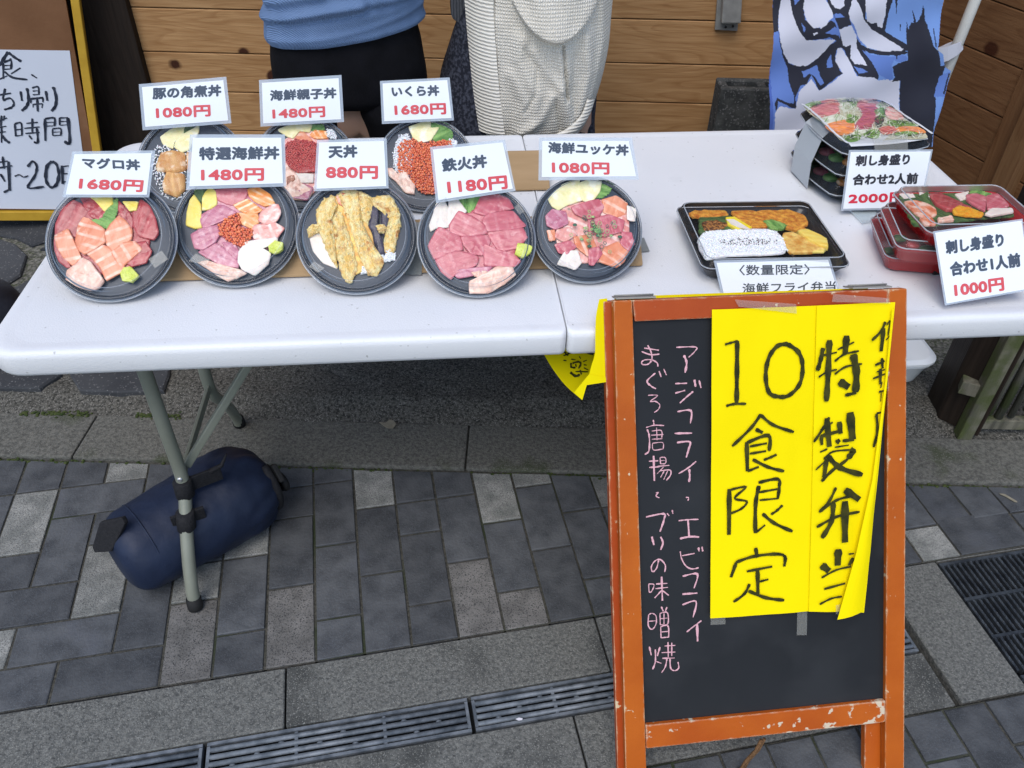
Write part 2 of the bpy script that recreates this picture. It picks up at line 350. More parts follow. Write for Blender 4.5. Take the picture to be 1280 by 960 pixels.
# curb line in (a,b): front edge from (-.44,.544) to (2.166,.256)
def ab_of(x, y): return (x*E1.x+y*E1.y, x*E2.x+y*E2.y)
c0, c1 = ab_of(-.44, .536), ab_of(2.166, .252)
dn = (c1[0]-c0[0], c1[1]-c0[1]); CN = (-dn[1], dn[0]); CC = CN[0]*c0[0]+CN[1]*c0[1]
pav = bpy.data.objects.new('paving', None); COL.objects.link(pav); pav['kind'] = 'structure'; pav['label'] = 'paving of dark and pale rectangular pavers'
def paver(a0, a1, b0, b1, mt, j=.0028):
    poly = [(a0+j, b0+j), (a1-j, b0+j), (a1-j, b1-j), (a0+j, b1-j)]
    poly = clip(poly, CN[0], CN[1], CC-.006*math.hypot(*CN))
    if len(poly) < 3: return
    A = sum(poly[i][0]*poly[(i+1) % len(poly)][1]-poly[(i+1) % len(poly)][0]*poly[i][1] for i in range(len(poly)))/2
    if A < .0002: return
    dz = random.uniform(-.0012, .0012); tx, ty = random.uniform(-.006, .006), random.uniform(-.006, .006)
    ca, cb = (a0+a1)/2, (b0+b1)/2; top = [AB(a+random.uniform(-.0008, .0008), b+random.uniform(-.0008, .0008), dz+(a-ca)*tx+(b-cb)*ty) for a, b in poly]
    n = len(poly); e = .0012
    inn = [AB(ca+(a-ca)*(1-e/.05), cb+(b-cb)*(1-e/.05), dz+(a-ca)*tx+(b-cb)*ty) for a, b in poly]
    vs = [p-V(0, 0, .04) for p in top]+[p-V(0, 0, .0014) for p in top]+inn
    fs = [(i, (i+1) % n, n+(i+1) % n, n+i) for i in range(n)]+[(n+i, n+(i+1) % n, 2*n+(i+1) % n, 2*n+i) for i in range(n)]+[tuple(range(2*n, 3*n))]
    MO('paver', vs, fs, mt, pav, basis=(E1, E2, V(0, 0, 1)))
R_ = [-.152, -.056, .043, .144, .244, .344, .443, .543, .643, .743]
def ca(i): return .41+.0985*(i-4) if i >= 4 else .41-.1025*(4-i)
colsdef = {   # column: list of (row boundary index from, to, material)
 -4: [(4, 6, DK), (6, 8, DK)], -3: [(4, 6, LT), (6, 8, DK)], -2: [(3, 5, DK), (6, 8, DK)], -1: [(2, 4, LT), (4, 5, DK), (6, 8, LT)],
 0: [(1, 3, DK), (3, 5, DK), (5, 7, DK)], 1: [(0, 2, BR), (2, 3, LT), (3, 5, DK), (5, 7, LT)], 2: [(0, 1, DK), (1, 3, DK), (3, 5, LT), (5, 7, DK)],
 3: [(0, 2, BR), (2, 4, DK), (4, 5, DK), (5, 7, DK)], 4: [(0, 1, DK), (1, 3, DK), (3, 5, DK), (5, 7, DK)], 5: [(0, 2, DK), (2, 4, DK), (4, 6, LT)],
 6: [(0, 1, DK), (1, 3, DK), (3, 4, DK), (4, 6, DK)], 7: [(0, 2, BR), (2, 4, DK), (4, 6, DK)], 8: [(0, 1, BR), (1, 3, DK), (3, 5, LT)],
 9: [(0, 2, DK), (2, 4, DK), (4, 6, LT)], 10: [(0, 1, DK), (1, 3, DK), (3, 5, DK)], 11: [(0, 2, DK), (2, 3, DK), (3, 5, LT)], 12: [(0, 1, LT), (1, 3, DK), (3, 5, DK)],
 13: [(0, 2, DK), (2, 4, DK)], 14: [(0, 1, DK), (1, 3, LT), (3, 5, DK)], 15: [(0, 2, DK), (2, 4, DK)], 16: [(0, 1, DK), (1, 3, DK), (3, 5, LT)], 17: [(0, 2, DK), (2, 3, DK)],
 18: [(0, 1, LT), (1, 3, DK)], 19: [(1, 3, DK)], 20: [(1, 3, DK)], 21: [(0, 1, DK), (1, 3, DK)], 22: [(0, 2, DK), (2, 4, LT)], 23: [(0, 1, LT), (1, 3, DK)], 24: [(0, 2, DK), (2, 4, DK)]}
for i, L_ in colsdef.items():
    for r0, r1, mt in L_: paver(ca(i), ca(i+1), R_[r0], R_[r1], mt)
for a0, a1, b0, b1, mt in [(-.205, 0, .344, .443, DK), (-.41, -.205, .144, .244, DK), (-.31, -.1025, .043, .144, DK), (-.205, 0, -.056, .043, DK), (-.1025, .1025, -.152, -.056, DK),
                           (-.31, -.1025, -.152, -.056, DK), (-.41, -.205, -.056, .043, LT), (-.41, -.31, .043, .144, DK), (ca(19), ca(21), -.150, -.040, DK),
                           (-.51, -.41, .144, .344, DK), (-.51, -.41, .344, .543, LT), (-.51, -.41, .543, .75, DK), (-.51, -.41, -.056, .144, DK), (-.51, -.31, -.152, -.056, DK),
                           (-.615, -.51, .2, .4, DK), (-.615, -.51, .4, .6, DK), (-.615, -.51, 0, .2, DK), (-.615, -.51, -.152, 0, LT)]:
    paver(a0, a1, b0, b1, mt)
# pavers nearest the camera, beyond the concrete
for k in range(-8, 14):
    a = 1.525+.0935*(k-2)-.0935
    for j in range(5):
        b1 = -.484-.187*j-(.09 if k % 2 else 0)+.0
        if k % 2 and j == 0: paver(a, a+.0935, -.574, -.484, DK)
        paver(a, a+.0935, b1-.187, b1, DK if random.random() > .12 else BR)
# concrete channel band, slab by slab
def slabAB(name, a0, a1, b0, b1, z, mt, kind='structure', th=.05, parent=None, j=.002):
    g = G(); c = AB((a0+a1)/2, (b0+b1)/2, z-th/2); g.box(c, ((a1-a0)/2-j, (b1-b0)/2-j, th/2), (E1, E2, V(0, 0, 1)))
    return bevel(g.obj(name, mt, parent, basis=(E1, E2, V(0, 0, 1))), .002, 1)
band = bpy.data.objects.new('concrete_channel', None); COL.objects.link(band); band['kind'] = 'structure'; band['label'] = 'exposed aggregate concrete either side of the drain'
for a0, a1 in [(-1.6, -.55), (-.55, .35), (.35, 1.0), (1.0, 1.655)]: slabAB('concrete_slab', a0, a1, -.284, -.153, -.002, CONC, parent=band)
for a0, a1 in [(-1.6, -.3), (-.3, .9), (.9, 1.655)]: slabAB('concrete_slab', a0, a1, -.482, -.359, -.003, CONC, parent=band)
slabAB('concrete_slab', 1.665, 1.818, -.480, -.153, .0, CONC, parent=band)
slabAB('concrete_slab', 1.818, 3.2, -.158, -.153, -.001, CONC, parent=band); slabAB('concrete_slab', 2.16, 3.2, -.48, -.159, -.001, CONC, parent=band)
g = G(); g.box(AB(0, -.321, -.029), (1.655, .037, .001), (E1, E2, V(0, 0, 1))); tag(g.obj('drain_channel', BLK, band))
# slot drain gratings
def slot_grate(a0, a1):
    b0, b1 = -.357, -.286
    t = thing('drain_grate', AB((a0+a1)/2, -.321, -.025), 'x', 'drain grate', 'slotted gratings in the drain channel')
    g = G(); ax = (E1, E2, V(0, 0, 1)); cb = -.321
    for b in (b0+.004, b1-.003): g.box(AB((a0+a1)/2, b, -.014), ((a1-a0)/2-.002, .003, .010), ax)
    for a in (a0+.005, a1-.005): g.box(AB(a, cb, -.013), (.003, (b1-b0)/2-.008, .009), ax)
    g.obj('grate_frame', IRON, t)
    for k in range(4):
        bb = b0+.0150+k*.0138
        gg = G(); gg.tube([AB(a0+.008, bb, -.0075), AB(a1-.008, bb, -.0075)], .0050, 8); gg.obj('bar', IRON, t, smooth=True)
    n = int((a1-a0)/.16)
    for k in range(1, n):
        a = a0+(a1-a0)*k/n; gg = G(); gg.box(AB(a, cb, -.012), (.003, (b1-b0)/2-.008, .0065), ax); gg.obj('cross_rib', IRON, t)
    g2 = G()
    for k in range(3):
        for q in range(int((a1-a0)/.16)):
            g2.ball(AB(a0+.05+q*.16+((k*7+q*3)%5)*.022, b0+.021+k*.0135, -.008), .004, (1.6, 1, .8), 6, 4)
    g2.obj('rivet', IRON, t, smooth=True)['kind'] = 'stuff'
    return t
slot_grate(.205, .703)['label'] = 'long grey drain grating left of the centre joint'
slot_grate(.707, 1.2)['label'] = 'long grey drain grating running under the chalkboard sign'
slot_grate(1.204, 1.652)['label'] = 'end of the drain grating showing right of the chalkboard sign'
slot_grate(-.30, .201)['label'] = 'drain grating at the very bottom left corner'
# big square grating at the right
t = thing('floor_grate', AB(1.99, -.315, -.03), 'large dark ribbed floor grating set in the concrete at right', 'floor grate')
g = G(); ax = (E1, E2, V(0, 0, 1)); g.box(AB(1.989, -.318, -.030), (.169, .159, .001), ax); g.obj('pit', BLK, t)
for q in range(4):
    bb = -.161-q*.0955; g = G(); g.box(AB(1.989, bb-.004, -.008), (.168, .0035, .008), ax); g.obj('rail', IRON2, t)
for k in range(23):
    a = 1.826+k*.0145
    g = G(); g.box(AB(a, -.30, -.012), (.0028, .136, .010), ax)
    for q in range(24):
        g.ball(AB(a+.0002, -.170-q*.0112, -.0015), .0026, (1, 1, .8), 6, 3)
    g.obj('slat', IRON2, t)
# curb strip and porch, running parallel with the wall
PW = math.radians(-6.2); W1 = V(math.cos(PW), math.sin(PW), 0); W2 = V(-math.sin(PW), math.cos(PW), 0)
def WP(s, d, z=0): return V(.87, .395, 0)+W1*s+W2*d+V(0, 0, z)   # s along the curb, d away from the street
curb = bpy.data.objects.new('curb', None); COL.objects.link(curb); curb['kind'] = 'structure'
for s0, s1 in [(-3.2, -2.2), (-2.2, -1.13), (-1.13, -.12), (-.12, .9), (.9, 1.9), (1.9, 3.2)]:
    g = G(); g.box(WP((s0+s1)/2, .083, -.02), ((s1-s0)/2-.002, .081, .028), (W1, W2, V(0, 0, 1))); bevel(g.obj('curb_stone', CURB, curb, basis=(W1, W2, V(0, 0, 1))), .005, 2)
# rough porch edge: an uneven strip
def rough_strip(name, s0, s1, d0, d1, z0, z1, mt, amp, nx, ny, parent=None, seed=0):
    vs = []; fs = []
    for j in range(ny+1):
        for i in range(nx+1):
            s = s0+(s1-s0)*i/nx; d = d0+(d1-d0)*j/ny
            q = V(s*9+seed, d*9, 0); h = noise.noise(q)*.6+noise.noise(q*3.1)*.3+noise.noise(q*8)*.18
            e = 1 if j else .3
            z = z0+(z1-z0)*min(1, (j/ny)*3)+amp*h*e
            vs.append(WP(s, d+(.006*noise.noise(V(s*14, 3, seed)) if j == 0 else 0), z))
    for j in range(ny):
        for i in range(nx): a = j*(nx+1)+i; fs.append((a, a+1, a+nx+2, a+nx+1))
    return MO(name, vs, fs, mt, parent, True, basis=(W1, W2, V(0, 0, 1)))
tag(rough_strip('porch_edge', -3.2, 3.2, .160, .42, .006, .030, ROUGH, .012, 420, 24), kind='structure')
tag(rough_strip('porch_floor', -3.2, 3.2, .42, 2.2, .030, .030, MORT, .004, 160, 60, seed=4), kind='structure')
# irregular dark slabs set in pale mortar (left part of the porch)
PF = Zp(.03)
crazy = bpy.data.objects.new('stone_porch', None); COL.objects.link(crazy); crazy['kind'] = 'structure'
def slab_px(pts):
    poly = pts; z0 = .028
    hi = [Zp(.036).hit(*p) for p in poly]; lo = [v-V(0, 0, .03) for v in hi]; c = sum(hi, V(0, 0, 0))/len(hi)
    hi2 = [c+(v-c)*.965+V(0, 0, .005) for v in hi]; n = len(poly)
    MO('slab', lo+hi+hi2, [(i, (i+1) % n, n+(i+1) % n, n+i) for i in range(n)]+[(n+i, n+(i+1) % n, 2*n+(i+1) % n, 2*n+i) for i in range(n)]+[tuple(range(2*n, 3*n))], SLAB, crazy)
for s in ["-40,462 12,450 72,448 77,468 50,486 0,486 -40,484", "84,450 150,440 214,438 212,470 205,489 150,491 100,489 88,470",
          "-60,300 -10,296 20,306 34,320 26,345 6,358 -60,366", "-60,378 0,372 24,358 56,340 64,380 40,410 0,436 -60,448", "-60,262 60,262 78,288 58,302 40,308 20,298 -60,286",
          "66,326 100,318 150,330 180,420 90,436 60,400", "190,330 300,330 330,400 310,425 220,425 196,400", "50,312 84,296 160,290 250,300 180,318 120,312"]:
    slab_px(nums(s))
for k in range(9):
    x = .75+.36*(k % 5)+.1*(k//5); y = 1.0+.36*(k//5)
    pts = [(x+.16*math.cos(a+.3*k)*(.9+.2*random.random()), y+.16*math.sin(a+.3*k)*(.9+.2*random.random())) for a in [j*math.pi/3 for j in range(6)]]
    hi = [V(p[0], p[1], .041) for p in pts]; n = 6
    MO('slab', [v-V(0, 0, .03) for v in hi]+hi, [(i, (i+1) % n, n+(i+1) % n, n+i) for i in range(n)]+[tuple(range(n, 2*n))], SLAB, crazy)
# moss along the curb foot
g = G()
for k in range(900):
    s = random.uniform(-1.6, 1.5); dens = noise.noise(V(s*3, 0, 0))
    if dens < random.uniform(-.5, .45): continue
    d = random.gauss(-.006, .0035)
    g.ball(WP(s, d, -.006+random.uniform(0, .005)), random.uniform(.002, .0055), (1.2, 1, .8), 5, 3)
o = g.obj('moss', MOSS); tag(o, 'green moss growing along the foot of the curb', 'moss', kind='stuff')
g = G()
for k in range(500):
    s = random.uniform(-1.7, -.9)
    if noise.noise(V(s*6, 5, 0)) < -.05: continue
    g.ball(WP(s, .163+random.gauss(0, .006), .010), random.uniform(.002, .005), (1.3, 1, .7), 5, 3)
o = g.obj('moss', MOSS); tag(o, 'green moss in the joint behind the curb at left', 'moss', kind='stuff')
# litter: dry leaf, twig, pale chip
LEAF_DRY = mat('dry leaf', (.20, .18, .13), (.30, .27, .2), 40, .8, .4)
def flat_bit(name, pts, crop, z, m, label, cat, th=.0012):
    g = G(); P = pxpoly(pts, crop, Zp(z)); g.prism(P, (0, 0, th)); o = fixn(g.obj(name, m)); return tag(o, label, cat)
flat_bit('dry_leaf', "835,268 860,270 875,258 890,262 900,275 888,292 865,290 850,280", (200, 440, 3.048), .014, LEAF_DRY, 'small dry leaf lying on the curb below the table', 'leaf')
flat_bit('white_petal', "535,405 555,396 580,400 578,410 555,414", (540, 820, 5.12), .0, mat('petal', (.7, .68, .72)), 'tiny white petal on the edge of the drain grating', 'petal')
flat_bit('twig', "880,200 930,205 1040,270 1045,282 1020,278 930,225 890,210", (1130, 590, 7.385), .004, LEAF_DRY, 'thin dry twig on the pavers by the curb at right', 'twig')
# ================================================================ back wall of cedar planks
WALL = Plane((.8, 1.7, 0), (-W2.x, -W2.y, 0))
wl = thing('plank_wall', (.8, 1.7, .03), 'wall of horizontal natural cedar planks behind the two people', 'wall')
def wallp(x, z, off=0):
    return V(x, 1.7+(x-.8)*(W1.y/W1.x), z)-W2*off
zs = [WALL.hit(240, y).z for y in (19, 77, 125)]; zr = [WALL.hit(880, y).z for y in (18, 70, 119)]
zj = [(zs[i]+zr[i])/2 for i in range(3)]
joints = [3.1]+[zj[0]+.137*k for k in range(17, 0, -1) if zj[0]+.137*k < 3.05]+zj+[zj[2]-.135, zj[2]-.27, .04]
XL, XR = WALL.hit(176, 60).x-.03, 2.32
for i in range(len(joints)-1):
    z1, z0 = joints[i], joints[i+1]
    if z1-z0 < .02: continue
    g = G(); c = (wallp(XL, 0)+wallp(XR, 0))/2+V(0, 0, (z0+z1)/2); g.box(c+W2*.009, ((XR-XL)/2/W1.x, .009, (z1-z0)/2-.0016), (W1, W2, V(0, 0, 1)))
    bevel(g.obj('plank', CEDAR, wl, basis=(W1, W2, V(0, 0, 1))), .0022, 1)
g = G(); g.box((wallp(-2.2, 0)+wallp(3.4, 0))/2+W2*.06+V(0, 0, 1.55), (2.9, .03, 1.55), (W1, W2, V(0, 0, 1))); g.obj('backing', DARKW, wl)
# metal hook plate on the wall
BOXG = mat('grey enamelled metal', (.22, .22, .21), (.30, .30, .28), 30, .45, .1, metal=.2)
t = thing('wall_bracket', WALL.hit(905, 20), 'grey metal bracket box screwed to the plank wall', 'bracket')
Q = [(893, 36), (921, 37.5), (926, -14), (897, -14)]
g = G(); g.prism([WALL.hit(*p, .001) for p in Q], -W2*.012); bevel(g.obj('back_plate', BOXG, t), .002)
g = G(); g.prism([WALL.hit(*p, .013) for p in [(900, 26), (924, 26), (926, -14), (902, -14)]], -W2*.03); bevel(g.obj('housing', BOXG, t), .004)
for a, b in [(906, 32), (915, 31)]:
    g = G(); g.lathe([(0, .0165), (.004, .0165), (.004, .012)], WALL.hit(a, b), (W1, V(0, 0, 1), -W2), 10); fixn(g.obj('screw', mat('dark screw', (.03, .03, .03)), t))
# black timber post between wall and notice board
pl, pr = WALL.hit(163.3, 0), WALL.hit(188, 102)
xr = (pl.x+pr.x)/2
t = thing('timber_post', wallp(xr-.15, .03), 'wide black stained timber post at the left end of the plank wall', 'post')
g = G(); c = wallp(xr-.15, 1.55)+W2*.02; g.box(c, (.15, .05, 1.52), (W1, W2, V(0, 0, 1))); bevel(g.obj('post_body', DARKW, t), .006)
g = G(); c = wallp(xr-.15, .06)+W2*.0; g.box(c, (.17, .09, .03), (W1, W2, V(0, 0, 1))); bevel(g.obj('base_stone', SLAB, t), .006)
t = thing('dark_wall', wallp(-1.6, .03), 'black timber wall behind the notice board at far left', 'wall')
for k in range(10):
    g = G(); c = wallp(xr-.41-k*.2, 1.55)+W2*.04; g.box(c, (.098, .02, 1.53), (W1, W2, V(0, 0, 1))); bevel(g.obj('board', DARKW, t), .003, 1)
# ================================================================ side wall panel on the right, its planks seen at a slant
SD = V(-.254, .967, 0).normalized(); S0 = V(2.42, 1.10, 0); SN = V(-SD.y, SD.x, 0)  # SN towards the table
SP = Plane(S0, SN)
t = thing('side_wall', (2.4, 1.12, .03), 'side wall of cedar planks coloured as if in shade behind the banner pole', 'wall')
ends = [((1171.7, 41.7), (1279, 88.5)), ((1184, 113.5), (1255, 149)), ((1240, 0), (1280, 15.6)), ((1169, 170), (1202, 187))]
zz = sorted([sum(SP.hit(*p).z for p in e)/2 for e in ends])
js = [.03]+[zz[0]-.135*k for k in (3, 2, 1) if zz[0]-.135*k > .06]+zz+[zz[-1]+.137*k for k in range(1, 17)]
for z0, z1 in zip(js, js[1:]):
    if z1-z0 < .03: continue
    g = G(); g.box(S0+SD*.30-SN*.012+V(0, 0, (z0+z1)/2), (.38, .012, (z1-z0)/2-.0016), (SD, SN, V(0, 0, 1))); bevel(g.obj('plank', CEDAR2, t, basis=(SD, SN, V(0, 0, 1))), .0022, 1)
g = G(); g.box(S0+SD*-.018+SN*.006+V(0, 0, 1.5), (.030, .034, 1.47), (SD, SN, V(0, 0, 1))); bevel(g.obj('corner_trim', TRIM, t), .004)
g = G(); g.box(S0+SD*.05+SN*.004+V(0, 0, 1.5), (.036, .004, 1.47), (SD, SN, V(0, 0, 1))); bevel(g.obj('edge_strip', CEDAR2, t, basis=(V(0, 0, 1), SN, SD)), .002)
t = thing('dark_wall', (3.2, 1.6, .03), 'black timber wall receding beyond the side wall at far right', 'wall')
for k in range(9):
    g = G(); g.box(V(2.62+k*.2, 1.55-.02*k, 1.5), (.098, .02, 1.47), (V(1, 0, 0), V(0, 1, 0), V(0, 0, 1))); bevel(g.obj('board', DARKW, t), .003, 1)
t = thing('window_ledge', (2.8, 1.35, .5), 'grey stone ledge glimpsed at the right edge behind the side wall', 'ledge')
g = G(); g.box((2.87, 1.42, .26), (.28, .10, .23)); bevel(g.obj('ledge_body', DARKW, t), .004)
g = G(); g.box((2.87, 1.41, .525), (.30, .12, .03)); bevel(g.obj('ledge_top', CURB, t), .006)
# ================================================================ notice board with yellow frame leaning on the wall at left
BP = Plane((-.87, 1.66, .06), (.10, -.99, .015))
YEL = mat('mustard painted frame', (.46, .27, .025), (.54, .33, .035), 20, .5, .15)
CORK = mat('brown hardboard', (.16, .072, .030), (.22, .105, .048), 5, .6, .2, 90, c3=(.25, .14, .08), s3=3, t3=.62)
PAPER = mat('white paper', (.62, .66, .74), (.67, .71, .79), 2, .6, .1, 8)
INKB = mat('blue black ink', (.012, .016, .03), (.04, .05, .075), 60, .5)
t = thing('notice_board', (-.87, 1.70, .04), 'brown notice board in a mustard yellow frame with a handwritten white notice', 'notice board')
fr = [(-260, 271.5), (139, 271.5), (88, -10), (62, -190), (-260, -190)]
g = G(); g.prism([BP.hit(*p, 0) for p in [(-255, 262), (129, 262), (80, -10), (55, -180), (-255, -180)]], -BP.n*.01); g.obj('board', CORK, t)
for nm, q in (('bottom_rail', [(-260, 272), (138.5, 272), (136, 261.5), (-260, 261.5)]), ('side_rail', [(138.5, 261), (128, 261), (90.5, 0), (64, -185), (77, -185), (101.5, 0)])):
    g = G(); P = [BP.hit(*p, -.012) for p in q]; g.prism(P, BP.n*.024); bevel(fixn(g.obj(nm, YEL, t)), .002, 1)
c = (0, 50, 4.364)
g = G(); P = pxpoly([(-400, 46), (380, 58), (462, 700), (478, 925), (-400, 915)], c, BP, .001)
g.prism(P, BP.n*.0006); nb = g.obj('notice_sheet', PAPER, t)
strokes('handwriting', """45,65 15,110 -5,140|20; 45,68 80,95 118,118|20; 55,100 62,112|12; 18,122 18,212|14; 20,122 60,112 60,160|14; 20,140 58,138|8; 20,160 58,158|9; 112,152 60,185|10; 24,172 70,205 150,216|16; -4,215 40,195|10;
170,188 202,208|11; -5,300 60,290|12; 28,265 15,322|16; 15,330 55,318 76,345 62,368 22,380|14; 112,280 120,332|16; 147,262 156,320 146,360 118,387|18;
175,262 208,256 212,300|12; 178,279 205,276|9; 178,299 210,297|9; 162,322 236,314|14; 168,325 168,345|12; 234,316 234,340|12; 178,352 232,347|10; 180,352 180,368|8; 232,347 228,370|8; 203,322 206,390|16; 250,278 258,332|16; 290,255 306,310 302,360 280,388|20;
-10,445 38,425|10; 8,412 4,470|14; 24,412 18,440|10; -10,478 34,470|10; -10,505 32,500|9; 8,470 8,560|12; 10,520 30,545 54,562|20;
80,458 86,526|14; 80,458 115,454 119,522|12; 83,490 116,487|9; 86,524 119,519|9; 176,428 176,502|14; 143,455 206,449|10; 132,482 216,474|11; 138,510 216,504|10; 200,480 206,556 184,556|16; 158,520 174,542|14;
245,430 247,550|18; 246,430 296,426 296,470|13; 249,450 292,448|7; 249,470 292,468|7; 325,424 325,465|12; 325,425 372,424|11; 327,445 368,443|7; 327,465 368,462|7; 370,424 380,558 350,552|20; 286,485 287,522|10; 286,485 330,483 331,522|10; 289,503 328,501|6; 287,522 330,519|8;
14,636 22,702|15; -8,668 42,660|10; -8,698 66,686|12; 46,662 52,822|20; 20,832 52,815|14; 2,730 26,772|15; 80,744 104,735 128,748 154,740|10;
150,692 178,662 200,690 190,740 152,806 240,800|16; 285,662 256,690 250,760 274,802 306,790 321,735 308,680 284,662|20; 338,685 342,786|20; 345,690 375,686|9; 345,730 375,728|9; 345,775 365,772|9""", c, BP, .0020, INKB, nb)
# black bag on the stones at left
BLKCLOTH = mat('black nylon cloth', (.006, .007, .012), (.014, .015, .022), 20, .6, .4, 60)
t = thing('black_bag', (-.62, 1.05, .04), 'black cloth bag slumped on the stone porch at the left edge', 'bag')
q = Zp(.16)
g = G(); prof = [(0, 0), (.11, 0), (.145, .03), (.15, .10), (.12, .18), (.06, .215), (.02, .22), (0, .22)]
g.lathe(prof, q.hit(-42, 395)-V(0, 0, .12), (V(1.2, 0, 0), V(0, .9, 0), V(0, 0, 1)), 28)
o = fixn(g.obj('bag_body', BLKCLOTH, t, smooth=True))
for v in o.data.vertices: v.co += v.co.normalized()*noise.noise(v.co*12)*.012
g = G(); cc = q.hit(-42, 395); g.tube([cc+V(-.06, 0, .09), cc+V(-.05, 0, .15), cc+V(0, 0, .17), cc+V(.05, 0, .15), cc+V(.06, 0, .09)], .008, 8); g.obj('handle', BLKCLOTH, t, smooth=True)
# ================================================================ concrete blocks behind the table
BLOCKM = mat('dark grey concrete block', (.030, .033, .033), (.065, .068, .066), 30, .95, 1, 160, speck=(.12, .12, .12), speck_scale=220, speck_w=.1)
bx = Yp(1.36).hit(899, 150).x
for k in range(3):
    z0 = .034+.1905*k; t = thing('concrete_block', (bx+.2, 1.40, z0), ['lowest concrete block of the stack behind the table', 'middle concrete block of the stack behind the table', 'top hollow concrete block beside the blue banner'][k], 'concrete block', 'concrete blocks stacked behind the table')
    g = G(); c = V(bx+.2, 1.42, z0+.095); ax = (W1, W2, V(0, 0, 1)); dx = .012 if k == 1 else 0
    c = c+V(dx, 0, 0)
    for s in (-1, 1): g.box(c+W2*(.037*s), (.195, .013, .095), ax)
    for s in (-.182, -.061, .061, .182): g.box(c+W1*s, (.013, .0235, .0945), ax)
    o = g.obj('block_body', BLOCKM, t); bevel(o, .004, 1)
# ================================================================ folding table
TABW, TABL, TZ = .79, 1.83, .73
PLAST = mat('white moulded plastic', (.70, .71, .72), (.75, .76, .77), 3, .40, .22, 420, spec=.4, c3=(.66, .67, .68), s3=14, t3=.70, speck=(.45, .45, .44), speck_scale=330, speck_w=.0012)
PLASTE = PLAST
LEGM = mat('grey green powder coated steel', (.20, .21, .165), (.24, .25, .20), 14, .4, .05, metal=.15)
RUB = mat('black rubber', (.012, .012, .012), None, rough=.7)
tb = thing('folding_table', (.915, .395, 0), 'long white folding table with grey steel legs', 'table')
def half_top(x0, x1, rl, rr):
    """rounded slab with a softly rolled edge; rl / rr corner radii at the left / right ends"""
    out = []
    for cx, cy, r, a0 in ((x1, TABW, rr, 0), (x0, TABW, rl, 90), (x0, 0, rl, 180), (x1, 0, rr, 270)):
        sx = -1 if cx == x1 else 1; sy = -1 if cy == TABW else 1
        for k in range(9):
            a = math.radians(a0+k*90/8); out.append((cx+sx*r+r*math.cos(a), cy+sy*r+r*math.sin(a)))
    n = len(out); cx, cy = (x0+x1)/2, TABW/2; vs = []; fs = []
    def ring(ins, z):
        for x, y in out:
            sm_ = (x > cx) == (x0 == 0); k_ = .12 if sm_ else 1; vs.append((x-(ins if x > cx else -ins)*k_*min(1, abs(x-cx)*20), y-(ins if y > cy else -ins), z))
    for ins, z in ((.030, TZ-.047), (.006, TZ-.047), (.002, TZ-.044), (0, TZ-.038), (0, TZ-.012), (.0015, TZ-.005), (.005, TZ-.0012), (.010, TZ-.0002), (.020, TZ-.0006), (.030, TZ-.002)): ring(ins, z)
    R = 10
    for i in range(R-1):
        for k in range(n): fs.append((i*n+k, i*n+(k+1) % n, (i+1)*n+(k+1) % n, (i+1)*n+k))
    fs.append(tuple(reversed(range(n)))); fs.append(tuple(range((R-1)*n, R*n)))
    return vs, fs
for nm, a in (('tabletop_half', (0, .9143, .055, .012)), ('tabletop_half', (.9157, 1.83, .012, .055))):
    vs, fs = half_top(*a); o = MO(nm, vs, fs, PLAST, tb)
    for p in o.data.polygons: p.use_smooth = len(p.vertices) == 4
def leg_unit(x, sx):
    for yy, yf in ((.185, .045), (.475, .605)):
        zf = .012 if yf < .3 else .022
        s = (yf-yy)
        pts = [(x, yy, .69), (x, yy, .40), (x, yy, .27), (x, yy+s*.10, .22), (x, yy+s*.45, .16), (x, yy+s*.75, .10), (x, yy+s*.95, .045), (x, yf, zf)]
        pts = catmull(pts, 42, closed=False)
        g = G(); g.tube(pts, .0135, 14); lg = g.obj('leg', LEGM, tb, smooth=True)
        g = G(); g.tube([(x, yf, zf+.018), (x, yf+s*.03, zf-.004), (x, yf+s*.04, zf-.010)], [.0155, .0165, .0155], 14); g.obj('foot_cap', RUB, lg, smooth=True)
        g = G(); g.lathe([(0, .003), (.004, .003), (.006, 0)], (x-.0135*sx*0, yy-.0135, .262), (V(1, 0, 0), V(0, 0, 1), V(0, -1, 0)), 12); fixn(g.obj('rivet', mat('bright rivet', (.6, .6, .58), rough=.3, metal=.8), lg))
    g = G(); g.box((x+.002*sx, .33, .262), (.004, .148, .011)); bevel(g.obj('crossbar', LEGM, tb), .002)
    g = G(); g.tube([(x, .185, .672), (x, .475, .672)], .012, 12); g.obj('top_bar', LEGM, tb, smooth=True)
    g = G(); a, b = V(x+.006*sx, .215, .262), V(x+.31*sx, .36, .668); d = (b-a).normalized(); sd_ = V(0, 1, 0)-d*d.y; sd_.normalize()
    g.box((a+b)/2, ((b-a).length/2, .011, .008), (d, sd_, d.cross(sd_))); bevel(g.obj('brace', LEGM, tb), .003)
    g = G(); g.box((x+.31*sx, .36, .674), (.025, .16, .005)); g.obj('mount_plate', LEGM, tb)
leg_unit(.155, 1); leg_unit(1.60, -1)
g = G()
for yy in (.10, .69): g.box((.915, yy, .672), (.80, .010, .010))
g.obj('under_rail', LEGM, tb)
